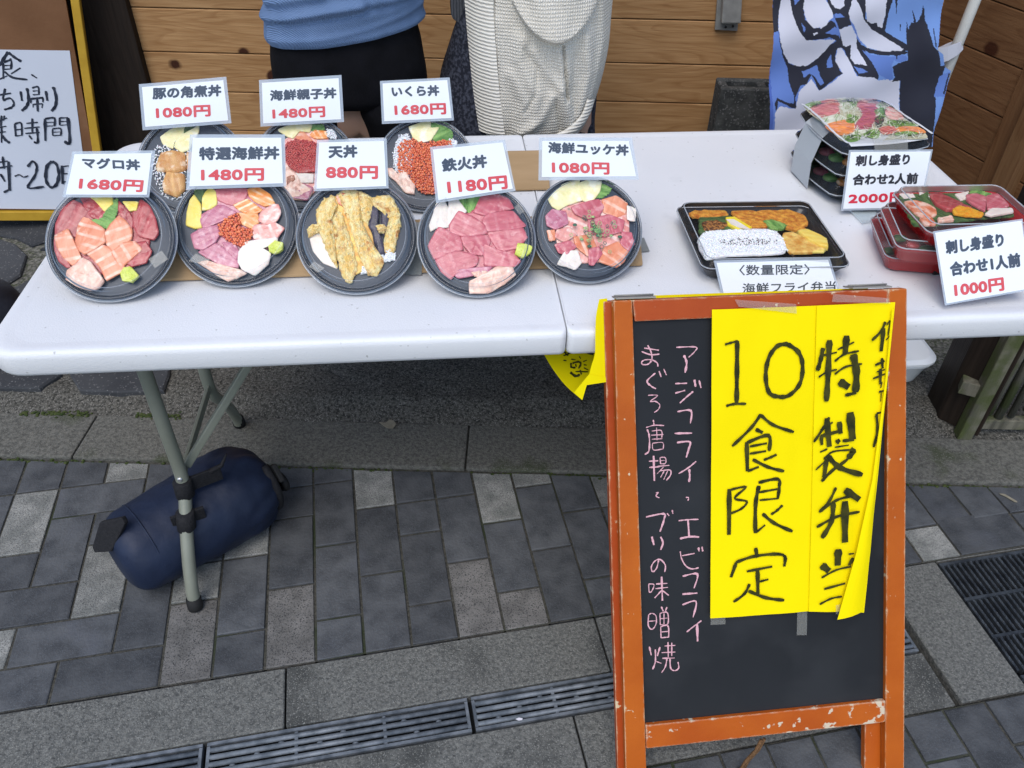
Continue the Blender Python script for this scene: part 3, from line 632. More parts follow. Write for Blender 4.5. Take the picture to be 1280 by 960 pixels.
# ================================================================ white tub under the table
TUB = mat('pale plastic tub', (.80, .84, .86), None, rough=.35)
c = Zp(.034).hit(1157, 478)
tx, ty = c.x-.145, c.y+.14
t = thing('plastic_tub', (tx, ty, .03), 'pale white plastic tub under the table beside the chalkboard', 'tub')
def rrect(hx, hy, r, n=6):
    o = []
    for sx, sy, a0 in ((1, 1, 0), (-1, 1, 90), (-1, -1, 180), (1, -1, 270)):
        for k in range(n+1):
            a = math.radians(a0+90*k/n); o.append((sx*(hx-r)+r*math.cos(a), sy*(hy-r)+r*math.sin(a)))
    return o
def loft(rings, closed_ends=True):
    n = len(rings[0]); vs = [p for r in rings for p in r]; fs = []
    for i in range(len(rings)-1):
        for k in range(n): fs.append((i*n+k, i*n+(k+1) % n, (i+1)*n+(k+1) % n, (i+1)*n+k))
    if closed_ends: fs.append(tuple(reversed(range(n)))); fs.append(tuple(range((len(rings)-1)*n, len(rings)*n)))
    return vs, fs
def rr3(c, hx, hy, r, z, u=V(1, 0, 0), v=V(0, 1, 0), w=V(0, 0, 1), n=6): return [Vector(c)+u*x+v*y+w*z for x, y in rrect(hx, hy, r, n)]
cc = V(tx, ty, .034)
vs, fs = loft([rr3(cc, a, b, r, z) for a, b, r, z in [(.11, .13, .04, 0), (.125, .145, .045, .008), (.140, .160, .05, .070), (.145, .165, .05, .072), (.145, .165, .05, .082)]]); o = MO('tub_body', vs, fs, TUB, t, True); bevel(o, .001, 1)
vs, fs = loft([rr3(cc, a, b, r, z) for a, b, r, z in [(.149, .169, .05, .083), (.149, .169, .05, .090), (.135, .155, .05, .096)]]); MO('lid', vs, fs, TUB, t)
# ================================================================ timber post and bamboo fence under / right of the table
t = thing('timber_post', (2.07, .50, .03), 'black square timber post standing on the porch under the right end of the table', 'post')
bs = [V(2.046, .495, .02), V(2.120, .415, .02), V(2.175, .50, .02), V(2.061, .585, .02)]
g = G(); g.prism(bs, (0, 0, .69)); bevel(fixn(g.obj('post_body', DARKW, t)), .004, 1)
t = thing('bamboo_fence', (2.4, .44, .0), 'old weathered bamboo slat fence with a mossy timber post', 'fence')
g = G(); g.box((2.094, .437, .345), (.019, .017, .338), rz=-.15); o = bevel(g.obj('post', GREYW, t), .004)
g = G(); g.box((2.066, .462, .165), (.022, .018, .020), rz=-.5); bevel(g.obj('peg', GREYW, t), .003)
for z in (.055, .40, .62):
    g = G(); g.box((2.46, .405, z), (.345, .012, .016), rz=-.1); bevel(g.obj('rail', GREYW, t), .003)
random.seed(11)
for k in range(17):
    x = 2.135+k*.031; g = G(); r = random.uniform(.008, .013); z0 = random.uniform(.07, .10)
    g.tube([(x, .40-.1*(x-2.5), z0), (x+random.uniform(-.004, .004), .40-.1*(x-2.5), .35), (x+random.uniform(-.006, .006), .40-.1*(x-2.5), random.uniform(.66, .70))], [r, r*1.05, r*.95], 8)
    g.obj('bamboo_slat', GREYW, t, smooth=True)
# ================================================================ navy dry bag strapped to the table leg
NAVY = mat('navy coated nylon', (.008, .014, .034), (.014, .023, .052), 12, .55, .8, 28, spec=.3)
WEB = mat('black webbing', (.008, .008, .010), (.016, .016, .018), 200, .75, .5, 400)
ra = .096
A = Zp(ra).hit(176, 684); B = Zp(ra).hit(304, 610); ax_ = (B-A).normalized(); A = A+V(0, 0, .0); 
t = thing('dry_bag', ((A.x+B.x)/2, (A.y+B.y)/2, 0), 'navy blue roll top dry bag strapped to the table leg', 'bag')
up = V(0, 0, 1); sdv = ax_.cross(up).normalized()
L_ = (B-A).length; rings = []
prof = [(-.055, .02), (-.052, .055), (-.040, .080), (-.015, .093), (.03, .097), (L_*.35, .099), (L_*.6, .104), (L_*.8, .107), (L_*.95, .105), (L_+.03, .090), (L_+.055, .062), (L_+.066, .03)]
prof = catmull(prof, 60, closed=False)
for s, r in prof:
    ring = []
    for k in range(48):
        a = 2*math.pi*k/48; q = V(math.cos(a), math.sin(a), 0)
        wr = 1.03+.035*noise.noise(V(s*14, q.x*2, q.y*2))+.022*noise.noise(V(s*40, q.x*5, q.y*5))+.02*abs(noise.noise(V(s*25+q.y*4, q.x*7, 9)))
        taper = max(0, (s-L_*.7)/.1); wr *= 1+(.035*math.sin(a*9+s*30)+.03*math.sin(a*15-s*50))*min(taper, 1)
        p = A+ax_*s+sdv*(r*wr*q.x)+up*(r*wr*q.y*(.97)); p.z = max(p.z, .004); ring.append(p)
    rings.append(ring)
vs, fs = loft(rings); bag = MO('bag_body', vs, fs, NAVY, t, True, basis=(ax_, sdv, up))
# seam line, patch, handle, rolled top with buckle
def arc_on(s, a0, a1, r, n=14): return [A+ax_*s+sdv*(r*math.cos(math.radians(a)))+up*(r*math.sin(math.radians(a))) for a in [a0+(a1-a0)*i/n for i in range(n+1)]]
g = G(); g.tube(arc_on(L_*.80, 0, 360, .1005, 48), .0022, 6); g.obj('seam', NAVY, t, smooth=True)
g = G(); g.tube(arc_on(.012, 0, 360, .0975, 48), .0018, 6); g.obj('seam', NAVY, t, smooth=True)
g = G()
P = [A+ax_*s+sdv*(r*math.cos(a))+up*(r*math.sin(a)) for s, a, r in [(-.058, 2.5, .080), (-.095, 2.55, .095), (-.105, 3.1, .085), (-.100, 3.5, .075), (-.06, 3.6, .07)]]
P = [A+ax_*(-.045)+sdv*-.02*0+up*.055-sdv*.0, A+ax_*(-.085)+up*.062, A+ax_*(-.098)+up*.02, A+ax_*(-.090)-up*.01, A+ax_*(-.045)-up*.015]
w = sdv*.018
HP = Plane(A-ax_*.09, (ax_*-.6+V(0, -.7, .5)))
hg = G(); hg.prism([HP.hit(*p) for p in [(124, 653), (152, 647), (156, 655), (139, 690), (118, 691), (115, 684)]], HP.n*-.012); bevel(fixn(hg.obj('handle', WEB, t)), .003, 2)
for i in range(0):
    a, b = P[i], P[i+1]; n_ = (b-a).cross(w).normalized()*.0022
    g.add([a-w+n_, a+w+n_, b+w+n_, b-w+n_, a-w-n_, a+w-n_, b+w-n_, b-w-n_], [(0, 1, 2, 3), (7, 6, 5, 4), (0, 4, 5, 1), (1, 5, 6, 2), (2, 6, 7, 3), (3, 7, 4, 0)])
g = G(); g.tube(arc_on(L_+.045, 60, -75, .078, 16), .011, 10); o = g.obj('rolled_top', WEB, t, smooth=True)
g = G(); cb = A+ax_*(L_+.075)+sdv*.045+up*.0; g.lathe([(.008, -.006), (.022, -.006), (.025, 0), (.022, .008), (.010, .009), (.008, .002)], cb, (up, sdv.cross(up).cross(up)*0+sdv, ax_), 24); fixn(g.obj('buckle', RUB, t, smooth=True))
g = G(); g.box(A+ax_*(L_+.062)+sdv*.06+up*.05, (.006, .022, .014), (ax_, (sdv*.6-up*.8).normalized(), (sdv*.8+up*.6).normalized())); bevel(g.obj('buckle', RUB, t), .003)
# straps round the leg
def leg_at(z):
    y = .185 if z > .27 else .185-.14*min(1, max(0, (.24-z)/.23))**.8
    return V(.155, y, z)
for z, h in ((.232, .020), (.178, .017)):
    c = leg_at(z) if z > .2 else V(.155, .135, z)
    t2 = thing('strap', c, 'upper black webbing strap holding the dry bag to the table leg' if z > .2 else 'lower black webbing strap wrapped round the table leg', 'strap', 'webbing straps round the table leg')
    g = G(); rg = []
    for zz_ in (-h, -h*.9, h*.9, h):
        r = .0195 if abs(zz_) < h*.95 else .0175
        rg.append([c+V(r*math.cos(a), r*math.sin(a)-.018*zz_/h*0, zz_) for a in [2*math.pi*k/20 for k in range(20)]])
    for r_ in rg:
        for i, p in enumerate(r_): r_[i] = p+V(0, (p.z-c.z)*.45 if z < .2 else (p.z-c.z)*.12, 0)
    vs, fs = loft(rg); MO('strap_loop', vs, fs, WEB, t2, True)
    g = G(); d = V(.9, .43, .03 if z > .2 else -.05).normalized(); u = V(0, 0, 1)
    for s_, l in ((1, .070 if z > .2 else .030), (-1, .022 if z < .2 else .0)):
        if l: g.box(c+d*(s_*l*.5+.008*s_)+V(0, .006, 0), (l*.5, .0035, h*.95), (d, d.cross(u).normalized(), u))
    bevel(g.obj('strap_tail', WEB, t2), .001, 1)
    if z > .2:
        g = G(); g.tube([c+V(.05, .03, .015), c+V(.075, .04, .022), c+V(.09, .045, .05)], [.006, .005, .002], 6); g.obj('strap_end', WEB, t2, smooth=True)
# ================================================================ A-frame chalkboard
AP = Plane((1.2, -.005, .795), (0, -.795, .435))
def paint_mat(name, c1, c2, chip, amount):
    m = mat(name, c1, c2, 9, .5, .25, 60, st=(1, 1, 1), spec=.25); nt = m.node_tree; L = nt.links.new; b = nt.nodes['Principled BSDF']
    src = b.inputs['Base Color'].links[0].from_socket; tc = [n for n in nt.nodes if n.type == 'TEX_COORD'][0]
    bv = nt.nodes.new('ShaderNodeBevel'); bv.samples = 6; bv.inputs['Radius'].default_value = .006
    ge = nt.nodes.new('ShaderNodeNewGeometry'); dt = nt.nodes.new('ShaderNodeVectorMath'); dt.operation = 'DOT_PRODUCT'; L(bv.outputs[0], dt.inputs[0]); L(ge.outputs['True Normal'], dt.inputs[1])
    inv = nt.nodes.new('ShaderNodeMath'); inv.operation = 'SUBTRACT'; inv.inputs[0].default_value = 1; L(dt.outputs['Value'], inv.inputs[1])
    nz = nt.nodes.new('ShaderNodeTexNoise'); nz.inputs['Scale'].default_value = 55; nz.inputs['Detail'].default_value = 7; L(tc.outputs['Object'], nz.inputs['Vector'])
    n2 = nt.nodes.new('ShaderNodeTexNoise'); n2.inputs['Scale'].default_value = 7; n2.inputs['Detail'].default_value = 2; L(tc.outputs['Object'], n2.inputs['Vector'])
    s1 = nt.nodes.new('ShaderNodeMath'); s1.operation = 'MULTIPLY_ADD'; L(inv.outputs[0], s1.inputs[0]); s1.inputs[1].default_value = 1.1; L(nz.outputs['Fac'], s1.inputs[2])
    s2 = nt.nodes.new('ShaderNodeMath'); s2.operation = 'MULTIPLY_ADD'; L(n2.outputs['Fac'], s2.inputs[0]); s2.inputs[1].default_value = .55; L(s1.outputs[0], s2.inputs[2])
    cr = nt.nodes.new('ShaderNodeValToRGB'); cr.color_ramp.elements[0].position = .5; cr.color_ramp.elements[1].position = .52
    mr = nt.nodes.new('ShaderNodeMath'); mr.operation = 'SUBTRACT'; L(s2.outputs[0], mr.inputs[0]); mr.inputs[1].default_value = 1.02-amount-.5; L(mr.outputs[0], cr.inputs[0])
    mx = nt.nodes.new('ShaderNodeMix'); mx.data_type = 'RGBA'; L(cr.outputs[0], mx.inputs[0]); L(src, mx.inputs[6]); mx.inputs[7].default_value = (*chip, 1); L(mx.outputs[2], b.inputs['Base Color'])
    return m
ORG = paint_mat('orange paint, chipped at the edges', (.40, .082, .005), (.47, .108, .008), (.62, .50, .32), .052)
RED = paint_mat('rust red paint, chipped at the edges', (.34, .048, .006), (.40, .068, .009), (.62, .50, .32), .075)
ORGW = paint_mat('orange paint, badly worn', (.40, .075, .006), (.46, .10, .008), (.60, .50, .36), .110)
SLATE = mat('dusty blackboard', (.0125, .0135, .0155), (.019, .0205, .023), 3, .5, .08, 30, c3=(.024, .0255, .028), s3=5, t3=.58, spec=.22)
CHALK = mat('pink chalk', (.80, .46, .50), (.55, .30, .33), 500, .95)
YP = mat('yellow paper', (.86, .69, .0), (.90, .73, .0), 3, .75, .5, 7, spec=.1)
YP2 = mat('thin yellow paper', (.76, .64, .0), None, rough=.7, spec=.1)
MARK = mat('dark olive black marker', (.022, .024, .008), (.060, .056, .010), 60, .6, spec=.1)
TAPE = film('clear sticky tape', (.55, .55, .50), .25, .13)
METAL = mat('worn hinge metal', (.30, .29, .26), None, rough=.55, metal=.4)
ab = thing('chalkboard_sign', (1.24, -.36, 0), 'orange framed folding chalkboard sign leaning against the table', 'sign board')
def bar_px(name, q, m, th=.020, lift=0, dxyz=(0, 0, 0), bas=None, bv=.002):
    g = G(); P = [AP.hit(*p, lift)+V(*dxyz) for p in q]; g.prism(P, -AP.n*th); o = fixn(g.obj(name, m, ab, basis=bas)); return bevel(o, bv, 2)
UPV = V(0, .435, .795).normalized(); XV = V(1, 0, 0)
def foot(px0, py0, px1, py1):
    """follow an edge down its line to where it meets the ground"""
    a, b = AP.hit(px0, py0), AP.hit(px1, py1); t_ = (a.z-.002)/(a.z-b.z); return a+(b-a)*t_
def stile(name, tl, tr, br, bl, m, off=V(0, 0, 0), th=.020):
    a, b = AP.hit(*tl), AP.hit(*tr); c, d = foot(*tr, *br), foot(*tl, *bl)
    P = [v+off for v in (a, b, c, d)]
    for i in (2, 3): P[i] = P[i]-UPV*(min(0, 0)); 
    g = G(); g.prism(P, -AP.n*th); o = fixn(g.obj(name, m, ab)); return bevel(o, .002, 2)
def lastz(o):  # keep a leg's foot out of the ground
    for v in o.data.vertices:
        w = o.matrix_basis @ v.co + V(1.24, -.36, 0)
        if w.z < .002: v.co.z += .002-w.z
lastz(stile('left_post', (767, 376), (790.5, 375.2), (808, 958), (782, 958), ORG))
lastz(stile('right_post', (1110.5, 361.5), (1134, 360.5), (1130, 955), (1106.5, 955), ORG))
bar_px('top_rail', [(790.8, 375.2), (1110.2, 361.5), (1110.2, 388), (793.6, 402)], RED, .018, -.001)
bar_px('bottom_rail', [(807, 907), (1106.6, 876), (1106.4, 903), (808, 936)], ORGW, .018, -.001)
bar_px('panel', [(791, 398), (1111, 384), (1108, 884), (806, 912)], SLATE, .006, -.009, bv=.0005)
# rear frame folded flat behind it
BK = -AP.n*.034+V(-.014, 0, 0)
o = stile('rear_post', (767, 376), (790.5, 375.2), (808, 958), (782, 958), RED, off=-AP.n*.024+V(-.011, 0, -.004)); lastz(o)
o = stile('rear_post', (1104, 361.5), (1127, 360.5), (1118, 955), (1094, 955), ORGW, off=-AP.n*.024+V(-.010, 0, -.004)); lastz(o)
for q in ([(790.8, 375.5), (1110.2, 362.5), (1110.2, 388), (793.6, 402)], [(807, 890), (1106.6, 858), (1106.4, 880), (808, 914)]):
    bar_px('rear_rail', q, RED, .016, -.026, (-.014, 0, -.003))
bar_px('rear_panel', [(791, 398), (1105, 384), (1104, 862), (806, 895)], SLATE, .005, -.030, (-.014, 0, -.003), bv=.0005)
for q in ([(771, 374.6), (821, 372.2), (821, 371), (771, 373.2)], [(1068, 361.5), (1117, 359.2), (1117, 358), (1068, 360.2)]):
    a, b = AP.hit(*q[0]), AP.hit(*q[1]); g = G(); ctr = (a+b)/2-AP.n*.022; ctr.z += .001
    g.box(ctr, ((b-a).length/2, .017, .0012), (XV, -AP.n, UPV)); h_ = g.obj('hinge', METAL, ab)
    g = G(); g.tube([ctr-XV*(b-a).length/2+UPV*.003, ctr+XV*(b-a).length/2+UPV*.003], .0014, 8); g.obj('hinge_pin', METAL, h_, smooth=True)
# rope stay
ROPE = mat('brown rope', (.10, .05, .02), (.2, .11, .05), 300, .9, .8, 500)
r0 = AP.hit(952, 925, -.014); r1 = AP.hit(926, 962, -.03)
g = G(); pts = [r0, (r0*2+r1)/3+V(.003, 0, -.004), (r0+r1*2)/3+V(-.002, 0, -.004), r1, r1+V(-.01, .01, -.03)]; g.tube(pts, .0035, 8)
g.tube([p+V(.006, .002, 0) for p in pts], .003, 8); g.obj('rope', ROPE, ab, smooth=True)
# chalk writing
pn = [c for c in ab.children if c.name.startswith('panel')][0]
C1, C2, C3 = (790, 420, 6.857), (790, 550, 6.857), (790, 690, 6.0)
LFT = -.0085
strokes('chalk_writing', """380,97 545,94 540,130 485,183; 445,165 468,230 455,315|20; 370,408 472,405; 370,490 455,466|16; 525,475 470,520 410,575|16; 535,375 545,435|20; 575,380 592,445|20; 390,648 505,640 500,750|16; 365,835 515,832|17;
105,103 230,122; 82,133 160,160 235,155; 135,80 165,140 170,200 140,240 95,245 82,225 110,205 170,205 215,230 222,262; 200,318 130,385 165,430 205,452|15; 232,300 250,352; 272,282 295,335; 138,508 220,510 155,560 200,560 238,590 225,630 190,655|10;
182,718 190,765; 120,785 190,765 275,768|10; 130,800 148,860 146,980 110,1015|14; 170,815 250,810 255,872|9; 165,850 270,845|9; 170,885 260,880|9; 210,785 215,892|9""", C1, AP, LFT, CHALK, pn, wdef=12, rag=.3)
strokes('chalk_writing', """385,22 495,15 485,80 465,150|17; 550,182 480,240 400,288|14; 490,250 495,310 488,360|18; 462,492 485,495 480,520; 400,692 480,683 570,680|14; 480,685 490,835|20; 410,845 500,828 575,832|18; 570,920 575,955|16; 600,915 607,955|16;
175,30 185,85 268,76|9; 175,28 262,22 268,75|9; 185,135 192,350|16; 145,182 225,178|12; 148,235 235,230|12; 240,150 245,205|10; 240,150 285,152 287,200 245,203|10; 242,177 283,175|8; 215,226 320,217|9; 270,232 215,290|9; 240,264 325,258 330,300 295,345|12; 275,267 245,320|10; 305,265 272,340|10;
205,455 225,450 205,480 235,495|10; 120,660 270,632 275,680 240,785|18; 300,628 318,650|14; 345,600 350,632|12; 170,828 188,900|20; 245,830 265,880 245,942|16""", C2, AP, LFT, CHALK, pn, wdef=12, rag=.3)
strokes('chalk_writing', """362,-5 372,50 405,105 450,127 500,118|11; 375,28 470,10|11; 380,182 490,165 465,272|15; 378,316 490,308|20; 378,396 480,370 458,490|14; 520,515 460,560 410,600|11; 488,540 492,670|18;
200,60 185,120 155,148 145,110 175,65 215,58 250,100 245,150|11; 125,240 130,300 150,290 165,245 125,240|9; 180,240 265,235|11; 175,275 270,265|11; 222,185 228,365|16; 220,290 170,345|11; 230,290 275,325|11;
125,470 122,550 150,580 180,540 180,480 150,460 125,470|9; 125,520 180,515|8; 220,410 235,445|11; 262,412 250,445|11; 210,460 212,545|11; 210,460 265,455 268,540 212,545|10; 212,500 266,495|8; 240,455 240,540|8; 215,560 218,645|11; 215,560 270,555 275,640|11; 218,600 270,595|9; 218,643 275,638|11;
130,710 145,775|14; 210,712 190,780|14; 175,730 175,820 155,880|12; 180,820 220,835|9; 245,705 325,700|10; 222,755 325,750|10; 270,675 272,790|12; 298,680 298,780|10; 228,797 320,795|12; 262,800 250,860 222,905|11; 285,800 290,870 320,890 350,870 345,825|11""", C3, AP, LFT, CHALK, pn, wdef=11, rag=.3)
# ---- yellow posters taped over the chalkboard
def sheet(pts_px, lift, m, name, parent, bulge=None, nx=24, ny=36, th=.0004):
    """quad sheet of paper; four corners tl tr br bl in photo px on the board plane, bulge(u,v) = height off the board"""
    q = [AP.hit(*p, lift) for p in pts_px]; vs = []; fs = []
    for j in range(ny+1):
        for i in range(nx+1):
            u, v = i/nx, j/ny; p = (q[0]*(1-u)+q[1]*u)*(1-v)+(q[3]*(1-u)+q[2]*u)*v; vs.append(p+AP.n*(bulge(u, v) if bulge else 0))
    for j in range(ny):
        for i in range(nx): a = j*(nx+1)+i; fs.append((a, a+1, a+nx+2, a+nx+1))
    k = len(vs); vs += [v-AP.n*th for v in vs]; fs += [tuple(x+k for x in reversed(f)) for f in fs[:]]
    return MO(name, vs, fs, m, parent, True)
s1 = thing('yellow_poster', AP.hit(950, 600, .003), 'yellow poster hand lettered with 10 and three characters, left on the chalkboard', 'poster')
sheet([(890, 387), (1022, 382), (1011.5, 764), (888, 773)], .0022, YP, 'poster_sheet', s1, lambda u, v: .0016*math.sin(u*3.1)+.0018*noise.noise(V(u*3, v*4, 0))+.0006*noise.noise(V(u*9, v*14, 3)))
s2 = thing('yellow_poster', AP.hit(1060, 560, .003), 'yellow poster with bold characters and a curled right edge, right on the chalkboard', 'poster')
sheet([(1021, 382), (1118, 377.5), (1079, 765), (1011, 764.5)], .0050, YP, 'poster_sheet', s2, lambda u, v: .0012*math.sin(u*6)+.0014*noise.noise(V(u*3, v*5, 7))+.003*max(0, u-.75)*4)
ps1 = [c for c in s1.children][0]; ps2 = [c for c in s2.children][0]
# curled flap along its right edge
fl = [(1116, 385), (1108, 480), (1096, 600), (1088, 690), (1079, 764)]; fi = [(1115, 386), (1106, 480), (1090, 600), (1070, 690), (1046, 774)]
vs = []; fs = []
for i, (a, b) in enumerate(zip(fl, fi)):
    A_, B_ = AP.hit(*a, .010), AP.hit(*b, .0135)
    for k in range(5):
        u = k/4; vs.append(A_*(1-u)+B_*u+AP.n*(.004*math.sin(u*math.pi)+(.002*i/4)*u))
for i in range(4):
    for k in range(4): a = i*5+k; fs.append((a, a+1, a+6, a+5))
MO('curled_edge', vs, fs, YP, s2, True)
strokes('lettering', """60,110 100,98 148,86|15; 142,86 140,300 138,505|31; 68,520 120,507 202,505|17; 480,106 410,120 352,200 332,320 355,430 420,458 490,447 560,370 578,250 550,160 475,106|29;
300,575 230,670 108,788|22; 298,578 380,645 520,694|21; 265,675 312,698|26; 205,760 210,955|29; 206,765 350,716 355,820|25; 225,790 340,768|17; 225,838 335,820|17; 405,843 365,862 318,880|18; 245,876 350,928 455,955|22; 212,955 286,925|18""", (895, 410, 5.333), AP, .0064, MARK, ps1, rag=.04, wscale=1.12)
strokes('lettering', """80,150 78,425|29; 85,155 180,138 112,205 185,225 150,270 78,300|15; 258,130 238,240 236,415|25; 255,112 370,90 380,140 370,210|20; 258,170 370,150|15; 262,217 372,207|13; 400,247 365,280 330,303|16; 280,298 350,355 460,405|21; 240,412 295,366|14;
238,503 248,562|23; 122,590 90,680|22; 120,590 240,552 402,545 410,615|20; 185,645 338,615|17; 250,630 252,782|25; 262,706 315,692|14; 202,720 170,780 105,828|18; 195,762 300,803 410,818|21""", (895, 580, 4.8), AP, .0064, MARK, ps1, rag=.04, wscale=1.12)
strokes('lettering', """128,292 112,370 90,445|28; 170,240 162,450 150,650|37; 110,345 220,322|12; 98,488 150,455 220,436|12; 285,210 275,332|40; 225,303 335,254|12; 205,382 270,335 368,313|14; 205,468 280,418 388,399|14; 328,335 350,450 345,590|46; 275,608 350,592|20; 235,515 300,555|46;
170,755 120,840 66,920|18; 152,760 170,952|38; 110,840 192,788|13; 110,882 255,842|24; 235,785 246,865|32; 115,880 120,940|22; 308,722 325,905|50; 258,912 335,905|20;
543,118 515,180 453,243|18; 532,160 515,315|26; 553,140 573,113 560,210|9; 548,240 572,210|8; 475,408 538,378|15; 520,360 525,430|18; 460,498 540,466|13; 510,430 510,535|19; 485,452 540,437|9; 520,520 512,560|9; 500,586 532,578|13; 516,590 512,650|7; 483,732 490,840 465,955|17; 483,730 514,722|13; 215,925 240,905|30; 205,955 300,940|10""", (1005, 380, 5.333), AP, .0094, MARK, ps2, rag=.05, wscale=1.22)
strokes('lettering', """150,5 110,22|10; 130,60 180,20 280,10|10; 145,60 132,160|24; 118,182 180,120 260,60 280,15|16; 150,42 220,108 342,147|28; 86,120 150,60|9; 275,10 290,20 262,55|30;
197,215 160,290 105,350|15; 105,350 200,285 285,262|14; 245,228 325,282|36; 183,300 172,400 120,492|25; 92,432 200,375 326,348|15; 246,290 246,516|37; 210,552 206,642|37; 118,638 160,672|38; 293,600 268,640|20; 265,579 296,575|9; 118,708 200,665 280,647|11; 132,770 248,738|13; 108,853 170,822 230,810|11""", (1000, 560, 4.364), AP, .0095, MARK, ps2, rag=.05, wscale=1.22)
def tape(q, crop, lift, label, plane=AP):
    t = thing('tape', plane.hit(crop[0]+q[0][0]/crop[2], crop[1]+q[0][1]/crop[2], lift), label, 'tape', 'strips of clear sticky tape')
    g = G(); g.prism([plane.hit(crop[0]+p[0]/crop[2], crop[1]+p[1]/crop[2], lift) for p in q], plane.n*.0002); g.obj('tape_strip', TAPE, t); return t
ca_ = (740, 340, 3)
tape([(535, 103), (765, 120), (768, 156), (550, 130)], ca_, .0062, 'clear tape strip holding the top of the left yellow poster')
tape([(905, 82), (1110, 98), (1120, 118), (900, 112)], ca_, .0105, 'clear tape strip holding the top of the right yellow poster')
cb_ = (740, 640, 3)
tape([(445, 396), (500, 393), (500, 421), (445, 423)], cb_, -.0078, 'short clear tape at the bottom left corner of the left yellow poster')
tape([(770, 372), (807, 370), (805, 461), (768, 462)], cb_, -.0076, 'long clear tape hanging below the seam of the two yellow posters')
tape([(915, 350), (930, 347), (930, 382), (915, 384)], cb_, .0072, 'narrow clear tape beside the curled corner of the right poster')
# ---- yellow sheet hanging loose from the back of the sign
s3 = thing('yellow_sheet', (.95, -.02, .55), 'loose yellow paper with scribbled lettering flapping behind the chalkboard', 'paper')
RP = Plane(AP.p-AP.n*.028, AP.n)
def strip(pairs, pa, pb, name, m, par, n=6):
    vs = []; fs = []
    pairs = catmull([(a[0], a[1], b[0], b[1]) for a, b in pairs], 4*(len(pairs)-1), closed=False)
    for q in pairs:
        A_, B_ = pa.hit(q[0], q[1]), pb.hit(q[2], q[3])
        for k in range(n+1): vs.append(A_*(1-k/n)+B_*(k/n))
    R = len(pairs)
    for i in range(R-1):
        for k in range(n): a = i*(n+1)+k; fs.append((a, a+1, a+n+2, a+n+1))
    return MO(name, vs, fs, m, par, True)
RP2 = Plane(AP.p-AP.n*.11-V(0, 0, 0), AP.n)
strip([((749, 374), (759, 373)), ((745, 395), (759.5, 395)), ((744, 420), (760, 420)), ((743.5, 442), (760.5, 442)), ((739, 458), (761, 458)), ((735.5, 472), (761.5, 472))], RP, RP, 'front_fold', YP2, s3)
PB = Plane((.9, .02, .5), (.25, -.85, .40))
strip([((676, 436), (758, 434)), ((690, 460), (752, 450)), ((707, 482), (740, 476)), ((727.5, 500), (733, 478))], PB, PB, 'hanging_corner', YP2, s3)
g = G(); c4 = (560, 380, 5.333)
g.prism([RP.hit(c4[0]+p[0]/c4[2], c4[1]+p[1]/c4[2], .002) for p in [(840, 590), (940, 468), (1055, 488), (1056, 520), (925, 540), (895, 640)]], RP.n*.0004); g.obj('lower_fold', YP2, s3)
strokes('lettering', "712,322 740,325 780,322 785,340|12; 805,322 795,345|14; 770,345 835,320|10; 770,375 790,378; 820,368 850,372; 875,350 885,365; 900,385 925,375; 905,405 925,408; 905,425 935,440; 820,392 822,420 850,425|14; 830,395 870,385 885,400 870,430|14; 850,400 855,420|10; 815,455 850,480 880,470|18; 850,450 935,452|10; 880,440 890,470|12; 930,325 970,335|18", c4, PB, .0012, MARK, s3, wdef=8)
g = G(); a, b = AP.hit(768, 374.5, -.045), AP.hit(1085, 361, -.045); g.box((a+b)/2+UPV*.000, ((b-a).length/2, .0003, .003), (XV, AP.n, UPV)); g.obj('top_fold', YP2, s3)
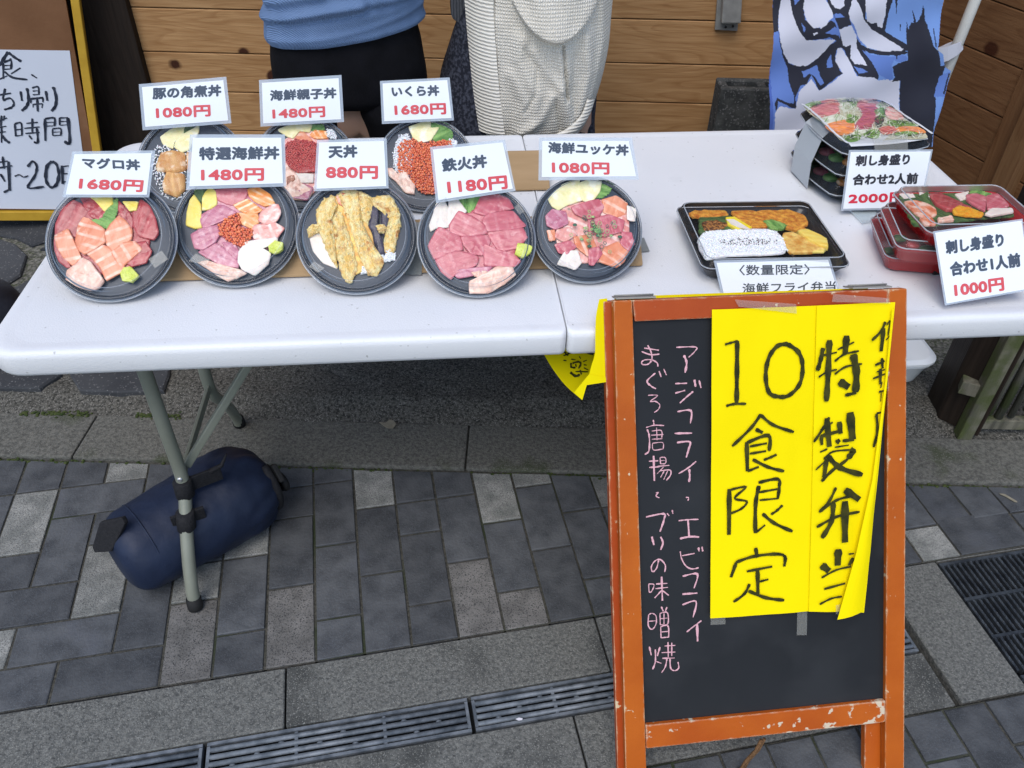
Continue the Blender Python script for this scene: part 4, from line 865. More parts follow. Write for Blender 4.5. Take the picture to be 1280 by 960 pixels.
# ================================================================ food materials
def fm(name, c1, c2, scale=60, wave=None, **k): 
    k.setdefault('rough', .32); k.setdefault('bump', .25); k.setdefault('bscale', 180); k.setdefault('sss', .12)
    return mat(name, c1, c2, scale, wave=wave, **k)
def sl(name, c1, c2, c3, sc=70, t3=.66, s3=70, st=(.22, 1.7, 1), ct=(.32, .68), ln=None, **k):
    if ln is None: ln = (18, .30, .5)
    k['lines'] = (c3, *ln)
    """raw fish: fine streaks along the cut, paler sinew, wet surface"""
    return mat(name, c1, c2, sc, wave=None, st=st, det=5, contrast=ct, c3=c3, s3=s3, t3=t3, rough=.20, bump=.5, bscale=70, sss=.10, coat=.3, **k)
FM = {
 'tuna': sl('red tuna', (.30, .026, .034), (.48, .075, .078), (.56, .16, .15)),
 'tunap': sl('pink tuna', (.46, .085, .11), (.60, .16, .19), (.68, .30, .31)),
 'toro': sl('purplish pink tuna', (.44, .12, .18), (.58, .22, .29), (.70, .42, .46)),
 'salmon': sl('salmon', (.68, .20, .09), (.78, .32, .18), (.90, .60, .46), 55, .70, ln=(17, .32, .9)),
 'salmonm': sl('orange marbled salmon', (.78, .22, .03), (.84, .34, .09), (.92, .66, .42), 60, .66, 90, ln=(32, .45, 1)),
 'otoro': sl('striped pale tuna', (.66, .22, .19), (.78, .38, .32), (.88, .66, .58), 55, .62, ln=(20, .5, 1)),
 'ginger': sl('pickled ginger', (.74, .42, .31), (.82, .56, .44), (.86, .68, .56), 40, .58),
 'egg': fm('yellow omelette', (.82, .62, .06), (.88, .76, .24), 45, contrast=(.3, .7), c3=(.90, .84, .48), s3=40, t3=.62),
 'pale': fm('pale yellow bamboo shoot', (.78, .70, .30), (.86, .82, .52), 50, contrast=(.3, .7), c3=(.90, .88, .70), s3=40, t3=.6),
 'white': fm('white squid', (.74, .64, .55), (.84, .78, .70), 35, contrast=(.3, .7)),
 'leaf': fm('green shiso leaf', (.08, .22, .04), (.26, .46, .12), 90, contrast=(.35, .65), rough=.5, bump=.8, st=(.3, 1.6, 1)),
 'dleaf': fm('dark green leaf', (.03, .07, .02), (.10, .18, .05), 90, contrast=(.35, .65), rough=.5, bump=.8, st=(.3, 1.6, 1)),
 'rice': fm('white rice', (.84, .85, .86), (.95, .95, .95), 260, contrast=(.4, .6), bump=.25, bscale=350, rough=.5),
 'wasabi': fm('green yellow wasabi', (.56, .64, .08), (.72, .76, .20), 90, bump=.8),
 'tempura': fm('golden tempura batter', (.88, .58, .17), (.97, .82, .42), 110, contrast=(.36, .60), rough=.45, bump=1, bscale=420, c3=(.62, .28, .07), s3=55, t3=.64),
 'crumb': fm('pale tempura crumb', (.88, .60, .20), (.97, .84, .50), 160, contrast=(.35, .6), rough=.45, bump=1, bscale=420),
 'aub': fm('dark aubergine', (.016, .014, .028), (.07, .06, .09), 60, rough=.25),
 'pork': fm('braised pork', (.50, .20, .05), (.78, .47, .18), 70, st=(1.6, .25, 1), contrast=(.3, .7), bump=.9, bscale=60, c3=(.84, .66, .44), s3=60, t3=.60),
 'fried': fm('orange fried fish', (.52, .14, .012), (.84, .40, .05), 110, contrast=(.34, .64), bump=1, bscale=460, rough=.45),
 'lemon': fm('lemon', (.88, .68, .02), (.92, .78, .10), 40),
 'uni': fm('orange sea urchin', (.86, .30, .005), (.93, .50, .03), 160, bump=1, bscale=500),
 'brown': fm('brown simmered burdock', (.08, .025, .008), (.46, .20, .05), 200, contrast=(.42, .58), bump=1, bscale=400),
 'grill_or_bed': fm('browned fish and gap bed', (.62, .26, .04), (.90, .66, .20), 60, contrast=(.35, .65), bump=.7),  # also the brown bed that darkens gaps under the tempura
 'roll': fm('yellow omelette roll', (.82, .54, .06), (.90, .74, .20), 50, contrast=(.3, .7), st=(.3, 1.6, 1)),
 'prawn': sl('red striped prawn', (.58, .08, .02), (.78, .30, .15), (.88, .58, .44), 45, .55, 60),
 'shell': fm('brown shellfish', (.28, .09, .05), (.46, .2, .12), 60),
}
ROE = mat('orange red salmon roe', (.60, .075, .03), (.90, .27, .10), 220, .12, 0, sss=.2, coat=.5, contrast=(.35, .65))
ROED = mat('deep red roe', (.52, .06, .06), (.60, .12, .10), 60, .2, 0, sss=.2, coat=.3)
AMP = dict(crumb=.001, tempura=.0036, ginger=.0022, rice=.0016, leaf=.0012, fried=.0016, brown=.0022, grill_or_bed=.001, pork=.0016, wasabi=.0016, uni=.0022, white=.0009)
def crisp(q):
    """keep the corners of an outline: extra points near each corner"""
    out = []; n = len(q)
    for i in range(n):
        a, b, c = q[i-1], q[i], q[(i+1) % n]
        out += [(b[0]+(a[0]-b[0])*.22, b[1]+(a[1]-b[1])*.22), (b[0]+(a[0]+c[0]-2*b[0])*.03, b[1]+(a[1]+c[1]-2*b[1])*.03), (b[0]+(c[0]-b[0])*.22, b[1]+(c[1]-b[1])*.22)]
    return out
class Frame:
    def __init__(s, plane, u, v): s.pl = plane; s.u = u.normalized(); s.w = plane.n; s.v = s.w.cross(s.u).normalized()
def piece(kind, pts, crop, fr, lift, h, parent, rot=0, name=None, res=40, flat=False):
    P = pxpoly(pts, crop, fr.pl, 0); c = sum(P, V(0, 0, 0))/len(P)
    q = [((p-c).dot(fr.u), (p-c).dot(fr.v)) for p in P]
    if kind in ('leaf', 'dleaf') and not flat:
        n = 3; out = []
        for i in range(len(q)):
            a, b = q[i], q[(i+1) % len(q)]
            for k in range(n*2):
                t = k/(n*2); d = .0016 if k % 2 else -.0004; x, y = a[0]+(b[0]-a[0])*t, a[1]+(b[1]-a[1])*t; r = math.hypot(x, y) or 1; out.append((x*(1+d/r), y*(1+d/r)))
        q = out
    else: q = catmull(crisp(q), max(200 if kind == 'tempura' else 96 if kind in ('rice', 'brown') else res, len(q)*4))
    amp = AMP.get(kind, .0006); seed = random.uniform(0, 50); n = len(q)
    q = [(x*1.035, y*1.035) for x, y in q]
    rings = [(1.0, 0), (1.0, .55), (.975, .85), (.92, .98), (.8, 1.0), (.68, 1.0), (.56, 1.0), (.44, 1.01), (.32, 1.02), (.2, 1.03)]
    if kind in ('tempura', 'pork', 'aub') and h > .004: rings = [(1.0, 0), (1.0, .22), (.95, .48), (.87, .68), (.76, .83), (.64, .92), (.52, .97), (.4, 1.0), (.28, 1.02), (.16, 1.03)]
    if kind == 'tempura' and h > .004: rings = [r_ for a, b_ in zip(rings, rings[1:]) for r_ in (a, ((a[0]*2+b_[0])/3, (a[1]*2+b_[1])/3), ((a[0]+b_[0]*2)/3, (a[1]+b_[1]*2)/3))]+[rings[-1]]
    vs = []; fs = []
    tilt = (random.uniform(-.05, .05), random.uniform(-.09, .02)) if kind in ('tuna', 'tunap', 'salmon', 'toro', 'otoro', 'salmonm') else (0, 0)
    for s_, hh in rings:
        for i, (x, y) in enumerate(q):
            X, Y = x*s_, y*s_; N3 = V(X*130+seed, Y*130, seed); nn = noise.noise(N3)+.6*noise.noise(N3*2.3)
            if kind == 'tempura': nn = .9*noise.noise(N3*.6)+.9*abs(noise.noise(N3*1.9))+.8*abs(noise.noise(N3*3.6))+.35*noise.noise(N3*7)-.5
            Z = lift+h*hh+(amp*nn if hh > 0 else 0)+(X*tilt[0]+Y*tilt[1] if hh > 0 else 0)
            if hh > 0: Z = max(Z, lift+.0002)
            if s_ >= .9: X += (.0007+amp*.6)*noise.noise(N3*1.7)*(1 if s_ == 1 else .5); Y += (.0007+amp*.6)*noise.noise(N3*1.9)*(1 if s_ == 1 else .5)
            vs.append(c+fr.u*X+fr.v*Y+fr.w*Z)
    vs.append(c+fr.w*(lift+h*1.03))
    for r in range(len(rings)-1):
        for i in range(n): fs.append((r*n+i, r*n+(i+1) % n, (r+1)*n+(i+1) % n, (r+1)*n+i))
    L = len(vs)-1; r = len(rings)-1
    for i in range(n): fs.append((r*n+i, r*n+(i+1) % n, L))
    ca_, sa_ = math.cos(rot), math.sin(rot); bu = fr.u*ca_+fr.v*sa_; bv_ = fr.w.cross(bu)
    return MO(name or NAMES[kind], vs, fs, FM[kind], parent, True, basis=(bu, bv_, fr.w))
NAMES = dict(tuna='tuna_slice', tunap='tuna_slice', toro='tuna_slice', salmon='salmon_slice', salmonm='salmon_slice', otoro='tuna_slice', ginger='pickled_ginger', egg='omelette_slice', pale='omelette_slice',
             white='squid_slice', leaf='shiso_leaf', dleaf='leaf', rice='rice_patch', wasabi='wasabi', tempura='tempura', aub='aubergine', pork='braised_pork', fried='fried_fish', lemon='lemon_wedge', uni='sea_urchin',
             brown='simmered_burdock', grill_or_bed='grilled_fish_or_gap_bed', roll='omelette_roll', prawn='prawn', shell='shellfish')
def inside(p, poly):
    c = False; n = len(poly)
    for i in range(n):
        a, b = poly[i], poly[i-1]
        if (a[1] > p[1]) != (b[1] > p[1]) and p[0] < (b[0]-a[0])*(p[1]-a[1])/(b[1]-a[1])+a[0]: c = not c
    return c
def grains(name, pts, crop, fr, lift, m, parent, r=.0026, pack=.0044, elong=None, dens=1, jit=.3):
    P = pxpoly(pts, crop, fr.pl, 0); c = sum(P, V(0, 0, 0))/len(P); q = [((p-c).dot(fr.u), (p-c).dot(fr.v)) for p in P]
    q = catmull(q, len(q)*4); x0, x1 = min(a[0] for a in q), max(a[0] for a in q); y0, y1 = min(a[1] for a in q), max(a[1] for a in q)
    g = G(); j = 0; y = y0
    while y < y1:
        x = x0+(pack/2 if j % 2 else 0)
        while x < x1:
            if inside((x, y), q) and random.random() < dens:
                X, Y = x+random.uniform(-jit, jit)*pack, y+random.uniform(-jit, jit)*pack
                cc = c+fr.u*X+fr.v*Y+fr.w*(lift+random.uniform(0, .0016))
                if elong: g.tube([cc-(fr.u*math.cos(X*9e3)+fr.v*math.sin(X*9e3))*elong, cc+(fr.u*math.cos(X*9e3)+fr.v*math.sin(X*9e3))*elong], r, 6)
                else: g.ball(cc, r*random.uniform(.85, 1.1), (1, 1, 1), 8, 5)
            x += pack
        y += pack*.87; j += 1
    if not g.v: return
    o = g.obj(name, m, parent, True); o['kind'] = 'stuff'; return o
# ================================================================ round bowls
BOWLM = mat('black glossy plastic bowl', (.012, .016, .024), (.018, .024, .034), 6, .22, .05, 20, coat=.3)
INNER = mat('dark blue grey inner tray', (.032, .044, .062), (.042, .056, .078), 4, .35, .05, 20)
LIDF = film('clear lid plastic', (.55, .60, .66), .08, .0, 1.3)
LIDR = film('clear lid rim plastic', (.14, .18, .23), .12, .12)
LIDT = film('clear tray lid top', (.7, .7, .7), .08, .0, 1.10)
CARDP = mat('white card paper', (.80, .84, .86), None, rough=.5)
LAM = film('laminate film', (.62, .70, .78), .2, .42)
INKK = mat('printed dark ink', (.055, .075, .11), (.075, .095, .13), 40, .5)
INKK2 = mat('printed black ink', (.025, .028, .035), (.04, .04, .05), 40, .5)
INKR = mat('printed red ink', (.62, .07, .085), (.66, .11, .12), 40, .5)
INKR2 = mat('printed strong red ink', (.62, .02, .05), (.66, .04, .07), 40, .5)
BEAD = film('plastic edge highlight', (.62, .66, .70), .12, .42)  # pale bead added round the lids as a highlight on their edges
TILT = math.radians(41)
bowls = []
def bowl(cx, cy, rpx, label, tilt=TILT):
    n = V(0, -math.sin(tilt), math.cos(tilt)); u = V(1, 0, 0); v = V(0, math.cos(tilt), math.sin(tilt))
    z = TZ+.10
    for _ in range(4):
        C = Zp(z).hit(cx, cy); R = rpx/F*(C-CP).dot(_f); z = TZ+R*math.sin(tilt)*.95+.012
    D = .046
    # body: base ring rests on the table
    Cb = C-n*D; base = Vector((C.x, Cb.y-.07*math.cos(tilt), TZ))
    t = thing('food_bowl', base, label, 'bowl', 'black takeaway bowls of rice topped with food')
    g = G(); g.lathe([(0, -D), (R*.66, -D), (R*.70, -D+.003), (R*.72, -D+.006), (R*.86, -.016), (R*.93, -.006), (R*.985, -.004), (R*1.0, -.001), (R*.985, .001), (R*.955, .0), (R*.93, -.003), (R*.915, -.006)], C, (u, v, n), 72)
    for_ = g.obj('bowl_body', BOWLM, t, True, basis=(u, v, n))
    pl = Plane(C-n*.004, n); fr = Frame(pl, u, v)
    g = G(); g.lathe([(0, 0), (R*.5, 0), (R*.85, 0), (R*.918, -.001)], pl.p, (u, v, n), 64); g.obj('inner_tray', INNER, t, True, basis=(u, v, n))
    g = G(); g.lathe([(0, .0175), (R*.45, .0172), (R*.80, .0165), (R*.835, .0150), (R*.845, .0165)], C, (u, v, n), 72); g.obj('lid', LIDF, t, True, basis=(u, v, n))
    g = G(); g.lathe([(R*.845, .0165), (R*.87, .0175), (R*.89, .012), (R*.915, .006), (R*.955, .0055), (R*.965, .0065), (R*.995, .0060), (R*1.015, .0035), (R*1.02, -.003)], C, (u, v, n), 96); g.obj('lid_rim', LIDR, t, True, basis=(u, v, n))
    g = G(); g.tube([C+u*(R*1.022*math.cos(a))+v*(R*1.022*math.sin(a))-n*.0035 for a in [2*math.pi*i/72 for i in range(73)]], .0016, 6, cap=False); g.obj('lid_edge_highlight', BEAD, t, True)
    return t, fr, C, R
def fill(b, crop, items):
    t, fr, C, R = b; k = 0
    for it in items:
        f = it.split(':'); kind, pts = f[0], f[1]; rot = math.radians(float(f[2])) if len(f) > 2 else random.uniform(0, 3)
        lift = .0004+.00045*k; k += 1
        if kind == 'roe': piece('shell' if 0 else 'tuna', pts, crop, fr, lift, .0015, t, name='roe_bed'); grains('salmon_roe', pts, crop, fr, lift+.003, ROE, t); continue
        if kind == 'roed': piece('tuna', pts, crop, fr, lift, .0015, t, name='roe_bed'); grains('fish_roe', pts, crop, fr, lift+.0028, ROED, t, r=.0018, pack=.0030); continue
        if kind == 'ricebits': grains('rice', pts, crop, fr, lift+.001, FM['rice'], t, r=.0012, pack=.0050, elong=.0022, dens=.8, jit=.4); continue
        h = (.0028 if kind == 'grill_or_bed' else None) or dict(tempura=.0105, egg=.004, leaf=.0012, rice=.003, ginger=.004, wasabi=.006, aub=.0055, pork=.007).get(kind, .0026)
        piece(kind, pts, crop, fr, lift, h, t, rot)
        if kind == 'tempura': grains('crumbs', [(sum(q[0] for q in nums(pts))/len(nums(pts))*.35+a*.65, sum(q[1] for q in nums(pts))/len(nums(pts))*.35+b_*.65) for a, b_ in nums(pts)], crop, fr, lift+.0086, FM['crumb'], t, r=.0017, pack=.0060, dens=.45, jit=.9)
        if kind == 'rice': grains('rice', pts, crop, fr, lift+.0034, FM['rice'], t, r=.0011, pack=.0034, elong=.0020, jit=.45)
b1 = bowl(139, 299.5, 77.5, 'bowl of red tuna and salmon slices, front row at the far left')
fill(b1, (50, 180, 4.8), """tuna:130,560 260,400 560,370 660,560 640,690 480,780 300,780 150,690
tuna:150,375 205,340 250,360 330,440 330,480 240,560 160,560 95,565 98,480 125,415:60
tuna:245,325 330,325 405,415 365,460 310,445 275,390:30
egg:300,318 440,312 445,365 395,412 340,350
egg:500,350 600,352 585,405 545,410
tuna:478,345 540,410 565,455 560,520 500,450 472,400:100
tuna:560,420 610,335 665,380 700,450 718,540 690,582 600,562 565,500:70
leaf:315,460 380,450 430,350 470,335 474,400 450,460 420,515 390,505 345,480
tuna:95,575 115,560 150,680 200,745 170,750 120,710 95,640:80
tuna:570,600 640,590 682,650 645,720 560,745 500,700:20
salmon:270,445 300,455 398,520 405,600 340,640 280,672 240,640 220,580 235,500:70
salmon:482,435 525,470 562,520 560,580 450,655 410,610 400,540 430,490:110
salmon:100,560 180,515 215,590 262,690 210,742 150,690 110,620:100
salmon:440,660 510,600 580,590 625,640 560,700 500,750 460,700:30
salmon:290,662 380,610 430,630 522,740 500,782 410,830 380,760 330,700:120
ginger:230,730 270,692 320,715 375,790 400,830 370,870 330,890 250,868 170,820 180,770
wasabi:500,785 520,755 560,748 608,800 570,842 510,832""".split('\n'))
b2 = bowl(295.5, 283, 75.5, 'bowl of mixed sashimi with roe and a white scallop, second in the front row')
fill(b2, (210, 220, 6.4), """toro:240,400 420,150 780,180 850,400 780,620 600,720 300,660
dleaf:220,118 330,105 300,200 250,215 200,190
egg:215,158 240,190 268,230 280,420 215,425 150,402 155,300 180,200
egg:340,98 395,130 398,240 340,275 278,282 280,180 310,130
tunap:380,120 480,105 640,105 635,180 540,242 470,232 400,200:80
salmonm:640,110 730,93 820,150 865,232 780,255 700,215 650,170:60
toro:248,330 400,238 450,240 558,300 500,345 400,390 290,432:150
salmonm:525,240 640,188 765,280 720,310 640,310 580,290:120
salmonm:555,305 720,300 745,370 685,435 600,400:60
roe:420,400 500,340 570,325 600,420 680,435 675,500 605,582 520,545 425,480
otoro:728,370 755,290 850,232 890,237 912,300 885,370 800,405:150
otoro:668,450 700,400 860,378 940,430 893,490 880,525 700,518:20
toro:188,475 300,418 400,402 428,480 380,550 290,605 225,590:20
toro:250,620 380,535 480,600 572,690 570,748 420,722 330,670:150
toro:440,540 540,550 585,620 560,690 470,600:140
ginger:250,705 330,690 430,722 580,758 642,790 560,832 490,857 380,792
white:620,545 700,525 880,503 882,540 760,600 640,575
white:575,620 620,568 740,578 832,630 812,720 705,808 640,780 600,760 570,690
wasabi:815,580 870,533 937,555 930,612 870,642 828,625""".split('\n'))
b3 = bowl(446, 294.5, 73, 'bowl of golden tempura with dark aubergine, centre of the front row')  # a brown bed under the strips puts shade between them into colour
fill(b3, (365, 220, 6), """white:120,410 205,370 270,450 300,590 345,700 235,655 160,570
tempura:600,170 740,148 770,200 800,250 815,310 812,400 770,560 690,602 685,520 735,440 748,330 732,225 610,235
rice:560,640 700,560 775,590 770,635 690,650 585,730 520,740
grill:230,300 320,160 560,150 600,300 620,520 560,690 440,760 330,600
tempura:500,118 600,165 615,230 605,300 572,385 530,340 500,230
tempura:345,150 420,108 500,125 518,250 540,380 600,500 695,640 640,745 570,742 512,630 470,490 420,330
tempura:300,330 345,270 385,300 415,400 470,560 490,700 445,812 385,770 350,650 330,520
tempura:185,295 235,190 320,160 345,230 310,320 325,430 335,560 345,690 300,640 250,520 200,410
tempura:115,412 160,372 220,380 240,420 170,450 130,470
aub:598,235 650,228 655,330 650,420 690,500 700,595 655,605 620,520 600,430 572,385
aub:668,228 722,235 742,330 728,420 690,470 668,400 672,300
prawn:335,165 375,135 425,150 418,205 385,240 350,215
tempura:628,385 690,375 722,405 700,445 655,440""".split('\n'))
b4 = bowl(596, 299, 72, 'bowl heaped with pink tuna slices, fourth in the front row')
fill(b4, (515, 220, 6), """tunap:180,500 320,330 640,180 800,400 760,620 600,700 280,700
leaf:340,172 510,145 495,220 430,280 380,240
white:185,190 240,185 272,240 274,390 190,392 140,422 128,372 160,280
white:276,180 340,175 412,272 330,330 268,380 270,280
tunap:460,282 520,148 640,140 720,168 765,252 640,275 540,305:60
tunap:525,340 560,295 620,272 760,268 800,320 855,380 780,405 560,425:10
tunap:560,420 830,398 862,470 800,552 650,575 600,500:10
tunap:280,370 350,265 450,310 540,370 565,440 400,468 290,432:150
tunap:118,530 200,385 280,420 360,460 385,560 300,592 165,635:50
tunap:370,460 560,452 592,500 530,605 440,595 380,520:20
tunap:540,512 640,560 760,588 815,650 760,692 540,684:160
tunap:175,640 250,590 330,568 440,590 500,622 480,682 330,742 290,788 220,730:20
toro:308,740 350,710 430,700 600,688 570,732 440,762 345,778:10
ginger:440,735 520,718 585,740 490,772
ginger:432,800 560,740 640,688 752,698 775,750 690,822 570,888 432,888
wasabi:788,520 840,522 898,545 885,592 830,628 768,600""".split('\n'))
b5 = bowl(733.7, 285.5, 68, 'bowl of chopped seafood with spring onion rings, right end of the front row')
fill(b5, (660, 210, 6.4), """otoro:190,420 330,290 700,250 800,360 800,560 720,740 420,760 260,660
leaf:590,98 690,130 650,200 600,240 545,240
pale:158,250 240,170 300,108 412,92 402,150 465,250 320,300 240,342 185,305
pale:392,130 480,100 592,92 570,200 500,292 430,262
toro:138,390 190,332 300,350 322,450 220,502 150,470:40
salmon:590,260 700,228 795,290 775,380 690,405 600,362:60
otoro:228,500 330,478 395,540 290,602 210,562:60
salmon:145,505 215,500 215,590 165,590
tunap:338,320 500,268 560,258 605,320 560,402 470,422 380,382:30
tunap:480,420 640,378 765,430 745,520 600,562 480,522:100
salmon:360,560 500,538 545,640 520,740 450,702 380,642:20
tunap:208,620 330,588 385,640 310,702 240,692:30
white:228,780 290,678 392,668 425,770 372,825 300,802
salmon:560,760 600,648 720,598 805,660 762,762 700,808:50
tunap:478,660 560,638 592,700 520,792 478,782:80
tunap:740,520 820,528 845,620 800,682 730,622:50
white:782,312 855,340 852,440 785,430""".split('\n'))
NEGI = mat('green spring onion', (.20, .42, .16), (.50, .62, .25), 50, .4); DNEGI = mat('dark green onion', (.03, .10, .07), (.08, .20, .12), 50, .4)
t5, fr5 = b5[0], b5[1]
g = G(); g2 = G(); random.seed(5)
for k in range(60):
    a = random.uniform(0, 6.28); r = abs(random.gauss(0, .5)); c = pxpoly([(545+230*r*math.cos(a), 500+190*r*math.sin(a))], (660, 210, 6.4), fr5.pl, .0118+random.uniform(0, .002))[0]
    rr = random.uniform(.0015, .0036); w = (fr5.w+fr5.u*random.uniform(-.5, .5)+fr5.v*random.uniform(-.5, .5)).normalized(); uu = w.orthogonal().normalized(); vv = w.cross(uu)
    (g if k % 3 else g2).tube([c+(uu*math.cos(b)+vv*math.sin(b))*rr for b in [2*math.pi*i/10 for i in range(11)]], .00055, 5, cap=False)
for p in [(520, 390), (530, 460), (665, 540), (430, 570), (455, 480)]:
    g.ball(pxpoly([p], (660, 210, 6.4), fr5.pl, .012)[0], .0034, (1, 1, .5), 8, 4)
for p in [(375, 455), (735, 550), (560, 540), (490, 625)]:
    g2.ball(pxpoly([p], (660, 210, 6.4), fr5.pl, .0118)[0], .0042, (1, 1, .5), 8, 4)
o = g.obj('spring_onion', NEGI, t5, True); o['kind'] = 'stuff'; o = g2.obj('spring_onion', DNEGI, t5, True); o['kind'] = 'stuff'
random.seed(9)
b6 = bowl(238, 205, 64, 'bowl of braised pork on rice, left of the back row')
fill(b6, (170, 150, 8.73), """ricebits:180,330 560,250 640,700 520,860 330,860 200,640
dleaf:520,60 640,60 600,130 540,170 500,130
pale:270,190 350,130 430,85 540,65 525,170 430,245 410,322 300,275
pale:440,240 520,160 600,118 690,65 690,140 590,330 510,362 425,300
pork:228,510 250,440 280,368 400,342 540,368 545,560 440,585 330,572 240,572:10
pork:298,700 320,640 340,578 540,598 545,770 460,852 310,802:10
pork:560,370 700,360 760,560 640,600 560,560:10""".split('\n'))
b7 = bowl(380, 203, 61, 'bowl of roe, salmon and pink fish, middle of the back row')
fill(b7, (330, 150, 8.73), """otoro:220,220 500,120 700,180 700,600 500,840 260,780
leaf:525,60 650,50 660,110 560,135 505,120
rice:690,110 770,128 802,222 700,195
pale:150,112 300,55 530,55 495,150 400,125 320,215 240,180
salmon:325,235 410,108 550,250 420,258:90
salmonm:495,180 560,118 685,128 695,215 560,215:30
ginger:250,520 360,600 420,700 540,780 480,885 300,870 220,760
toro:230,740 400,680 545,750 480,890 300,860:20
white:345,590 545,600 545,700 360,695
roed:235,290 330,235 430,235 560,262 640,340 640,560 420,592 300,542 240,440
shell:252,640 300,618 338,620 348,665 300,700 258,722""".split('\n'))
b8 = bowl(532, 205, 60, 'bowl covered in orange salmon roe, right of the back row')
fill(b8, (475, 145, 8), """rice:132,400 185,230 262,182 300,240 330,300 300,600 160,560
rice:700,240 780,262 740,330 690,300
leaf:515,80 600,58 680,88 725,180 715,272 600,265 530,240
roe:195,300 320,240 450,280 700,262 705,500 560,782 430,772 340,700 300,600 178,560 190,420
pale:288,118 400,80 505,40 505,125 592,122 550,190 510,255 400,278 330,218
ginger:78,535 120,528 180,590 260,540 300,640 352,682 342,788 260,782 180,682 100,622""".split('\n'))
# clear tape tabs across the lids
def tab(b, q, crop, label):
    fr = b[1]; tape(q, crop, .0222, label, fr.pl)
tab(b1, [(650, 690), (730, 640), (770, 690), (690, 745)], (50, 180, 4.8), 'clear tape tab on the lid of the tuna and salmon bowl')
tab(b2, [(165, 680), (220, 620), (335, 670), (300, 715)], (210, 220, 6.4), 'clear tape tab on the left of the scallop bowl lid')
tab(b3, [(125, 680), (165, 640), (245, 690), (200, 725)], (365, 220, 6), 'clear tape tab on the tempura bowl lid')
tab(b4, [(765, 235), (800, 205), (845, 265), (805, 290)], (515, 220, 6), 'clear tape tab on the pink tuna bowl lid')
# ================================================================ cardboard ramps the bowls lean on
CARDB = mat('brown cardboard', (.34, .225, .115), (.40, .27, .145), 5, .8, .15, 60, st=(1, 8, 1))
GTAPE = mat('grey cloth tape', (.20, .22, .22), (.26, .28, .28), 30, .45, .2, 300)
def ramp(x0, x1, ya, yb, zt, label, yback):
    t = thing('cardboard_ramp', ((x0+x1)/2, (ya+yb)/2, TZ), label, 'cardboard', 'folded cardboard ramps under the bowls')
    g = G(); z = TZ+.0012
    prof = [(ya, z), (ya+.001, z+.0045), (yb, zt), (yb+.006, zt-.002), (yback, z)]
    g.prism([(x0, y, q) for y, q in prof], (x1-x0, 0, 0)); bevel(fixn(g.obj('folded_board', CARDB, t)), .001, 1); return t
zr_ = Zp(TZ)
r1 = ramp(zr_.hit(110, 352).x, zr_.hit(798, 320).x, .192, .268, .795, 'long brown cardboard ramp under the front row of bowls', .275)
r2 = ramp(zr_.hit(165, 262).x, zr_.hit(688, 240).x, .497, .578, .782, 'long brown cardboard ramp under the back row of bowls', .62)
RP1 = Plane((0, .192, TZ+.0057), (0, -(.795-TZ-.0057), .268-.192))
def gt(pts, label, plane=RP1, lift=.0006):
    t = thing('grey_tape', plane.hit(*pts[0]), label, 'tape', 'grey tape on the cardboard'); g = G(); g.prism([plane.hit(*p, lift) for p in pts], plane.n*.0003); g.obj('tape_strip', GTAPE, t)
gt([(508, 278), (530, 278), (527, 343.5), (506, 343.5)], 'grey tape patch on the front ramp between the tempura bowl and tuna bowl')
P_ = Zp(TZ+.0006)
t = thing('grey_tape', P_.hit(805, 306), 'grey tape holding the right end of the front cardboard ramp to the table', 'tape', 'grey tape on the cardboard')
g = G(); g.prism([P_.hit(*p) for p in [(770, 297), (805, 297.5), (812, 314), (770, 318)]], (0, 0, .0006)); g.obj('tape_strip', GTAPE, t)
# ================================================================ price cards
def card(name, quad, crop, lines, label, base_plane=None, tilt=66, inset=.035, ink=None, red=None, group='laminated price cards', bold=.055, at=None):
    """quad = TL TR BR BL of the laminate in crop units; stands on base_plane at its lower edge"""
    ox, oy, sc = crop; Q = [(ox+p[0]/sc, oy+p[1]/sc) for p in quad]
    mx, my = (Q[2][0]+Q[3][0])/2, (Q[2][1]+Q[3][1])/2
    p0 = at if at is not None else base_plane.hit(mx, my, .020)
    tl_ = math.radians(tilt); pl = Plane(p0, (0, -math.sin(tl_), math.cos(tl_)))
    t = thing('price_card', pl.hit(mx, my), label, 'price card', group)
    P = [pl.hit(*p) for p in Q]
    # softly bowed laminate, paper inside it
    def grid(P, off, n=10, bow=.0015):
        vs = []; fs = []
        for j in range(n+1):
            for i in range(n+1):
                u, v = i/n, j/n; p = (P[0]*(1-u)+P[1]*u)*(1-v)+(P[3]*(1-u)+P[2]*u)*v; vs.append(p+pl.n*off)
        for j in range(n):
            for i in range(n): a = j*(n+1)+i; fs.append((a, a+1, a+n+2, a+n+1))
        k = len(vs); vs += [v-pl.n*.0003 for v in vs]; fs += [tuple(x+k for x in reversed(f)) for f in fs[:]]
        return vs, fs
    g = G(); g.prism(P, pl.n*.0004); g.obj('laminate', LAM, t)
    c = sum(P, V(0, 0, 0))/4; w = (P[1]-P[0]).length; h = (P[3]-P[0]).length; m = inset*w
    ux = (P[1]-P[0]).normalized(); uy = (P[3]-P[0]).normalized()
    S = [P[0]+ux*m+uy*m, P[1]-ux*m+uy*m, P[2]-ux*m-uy*m, P[3]+ux*m-uy*m]
    g = G(); g.prism([p+pl.n*.0006 for p in S], pl.n*.0004); pa = g.obj('paper', CARDP, t)
    for k, (s, cr, bl, br, tp) in enumerate(lines):
        isred = '円' in s
        text('lettering', s, cr, bl, br, tp, pl, .0014, (red or INKR) if isred else (ink or INKK), pa, bold)
    return t, pl
cA = (50, 180, 4.8); cB = (160, 80, 5.3333); cC = (200, 140, 4); cD = (300, 0, 4); cG = (500, 150, 4)
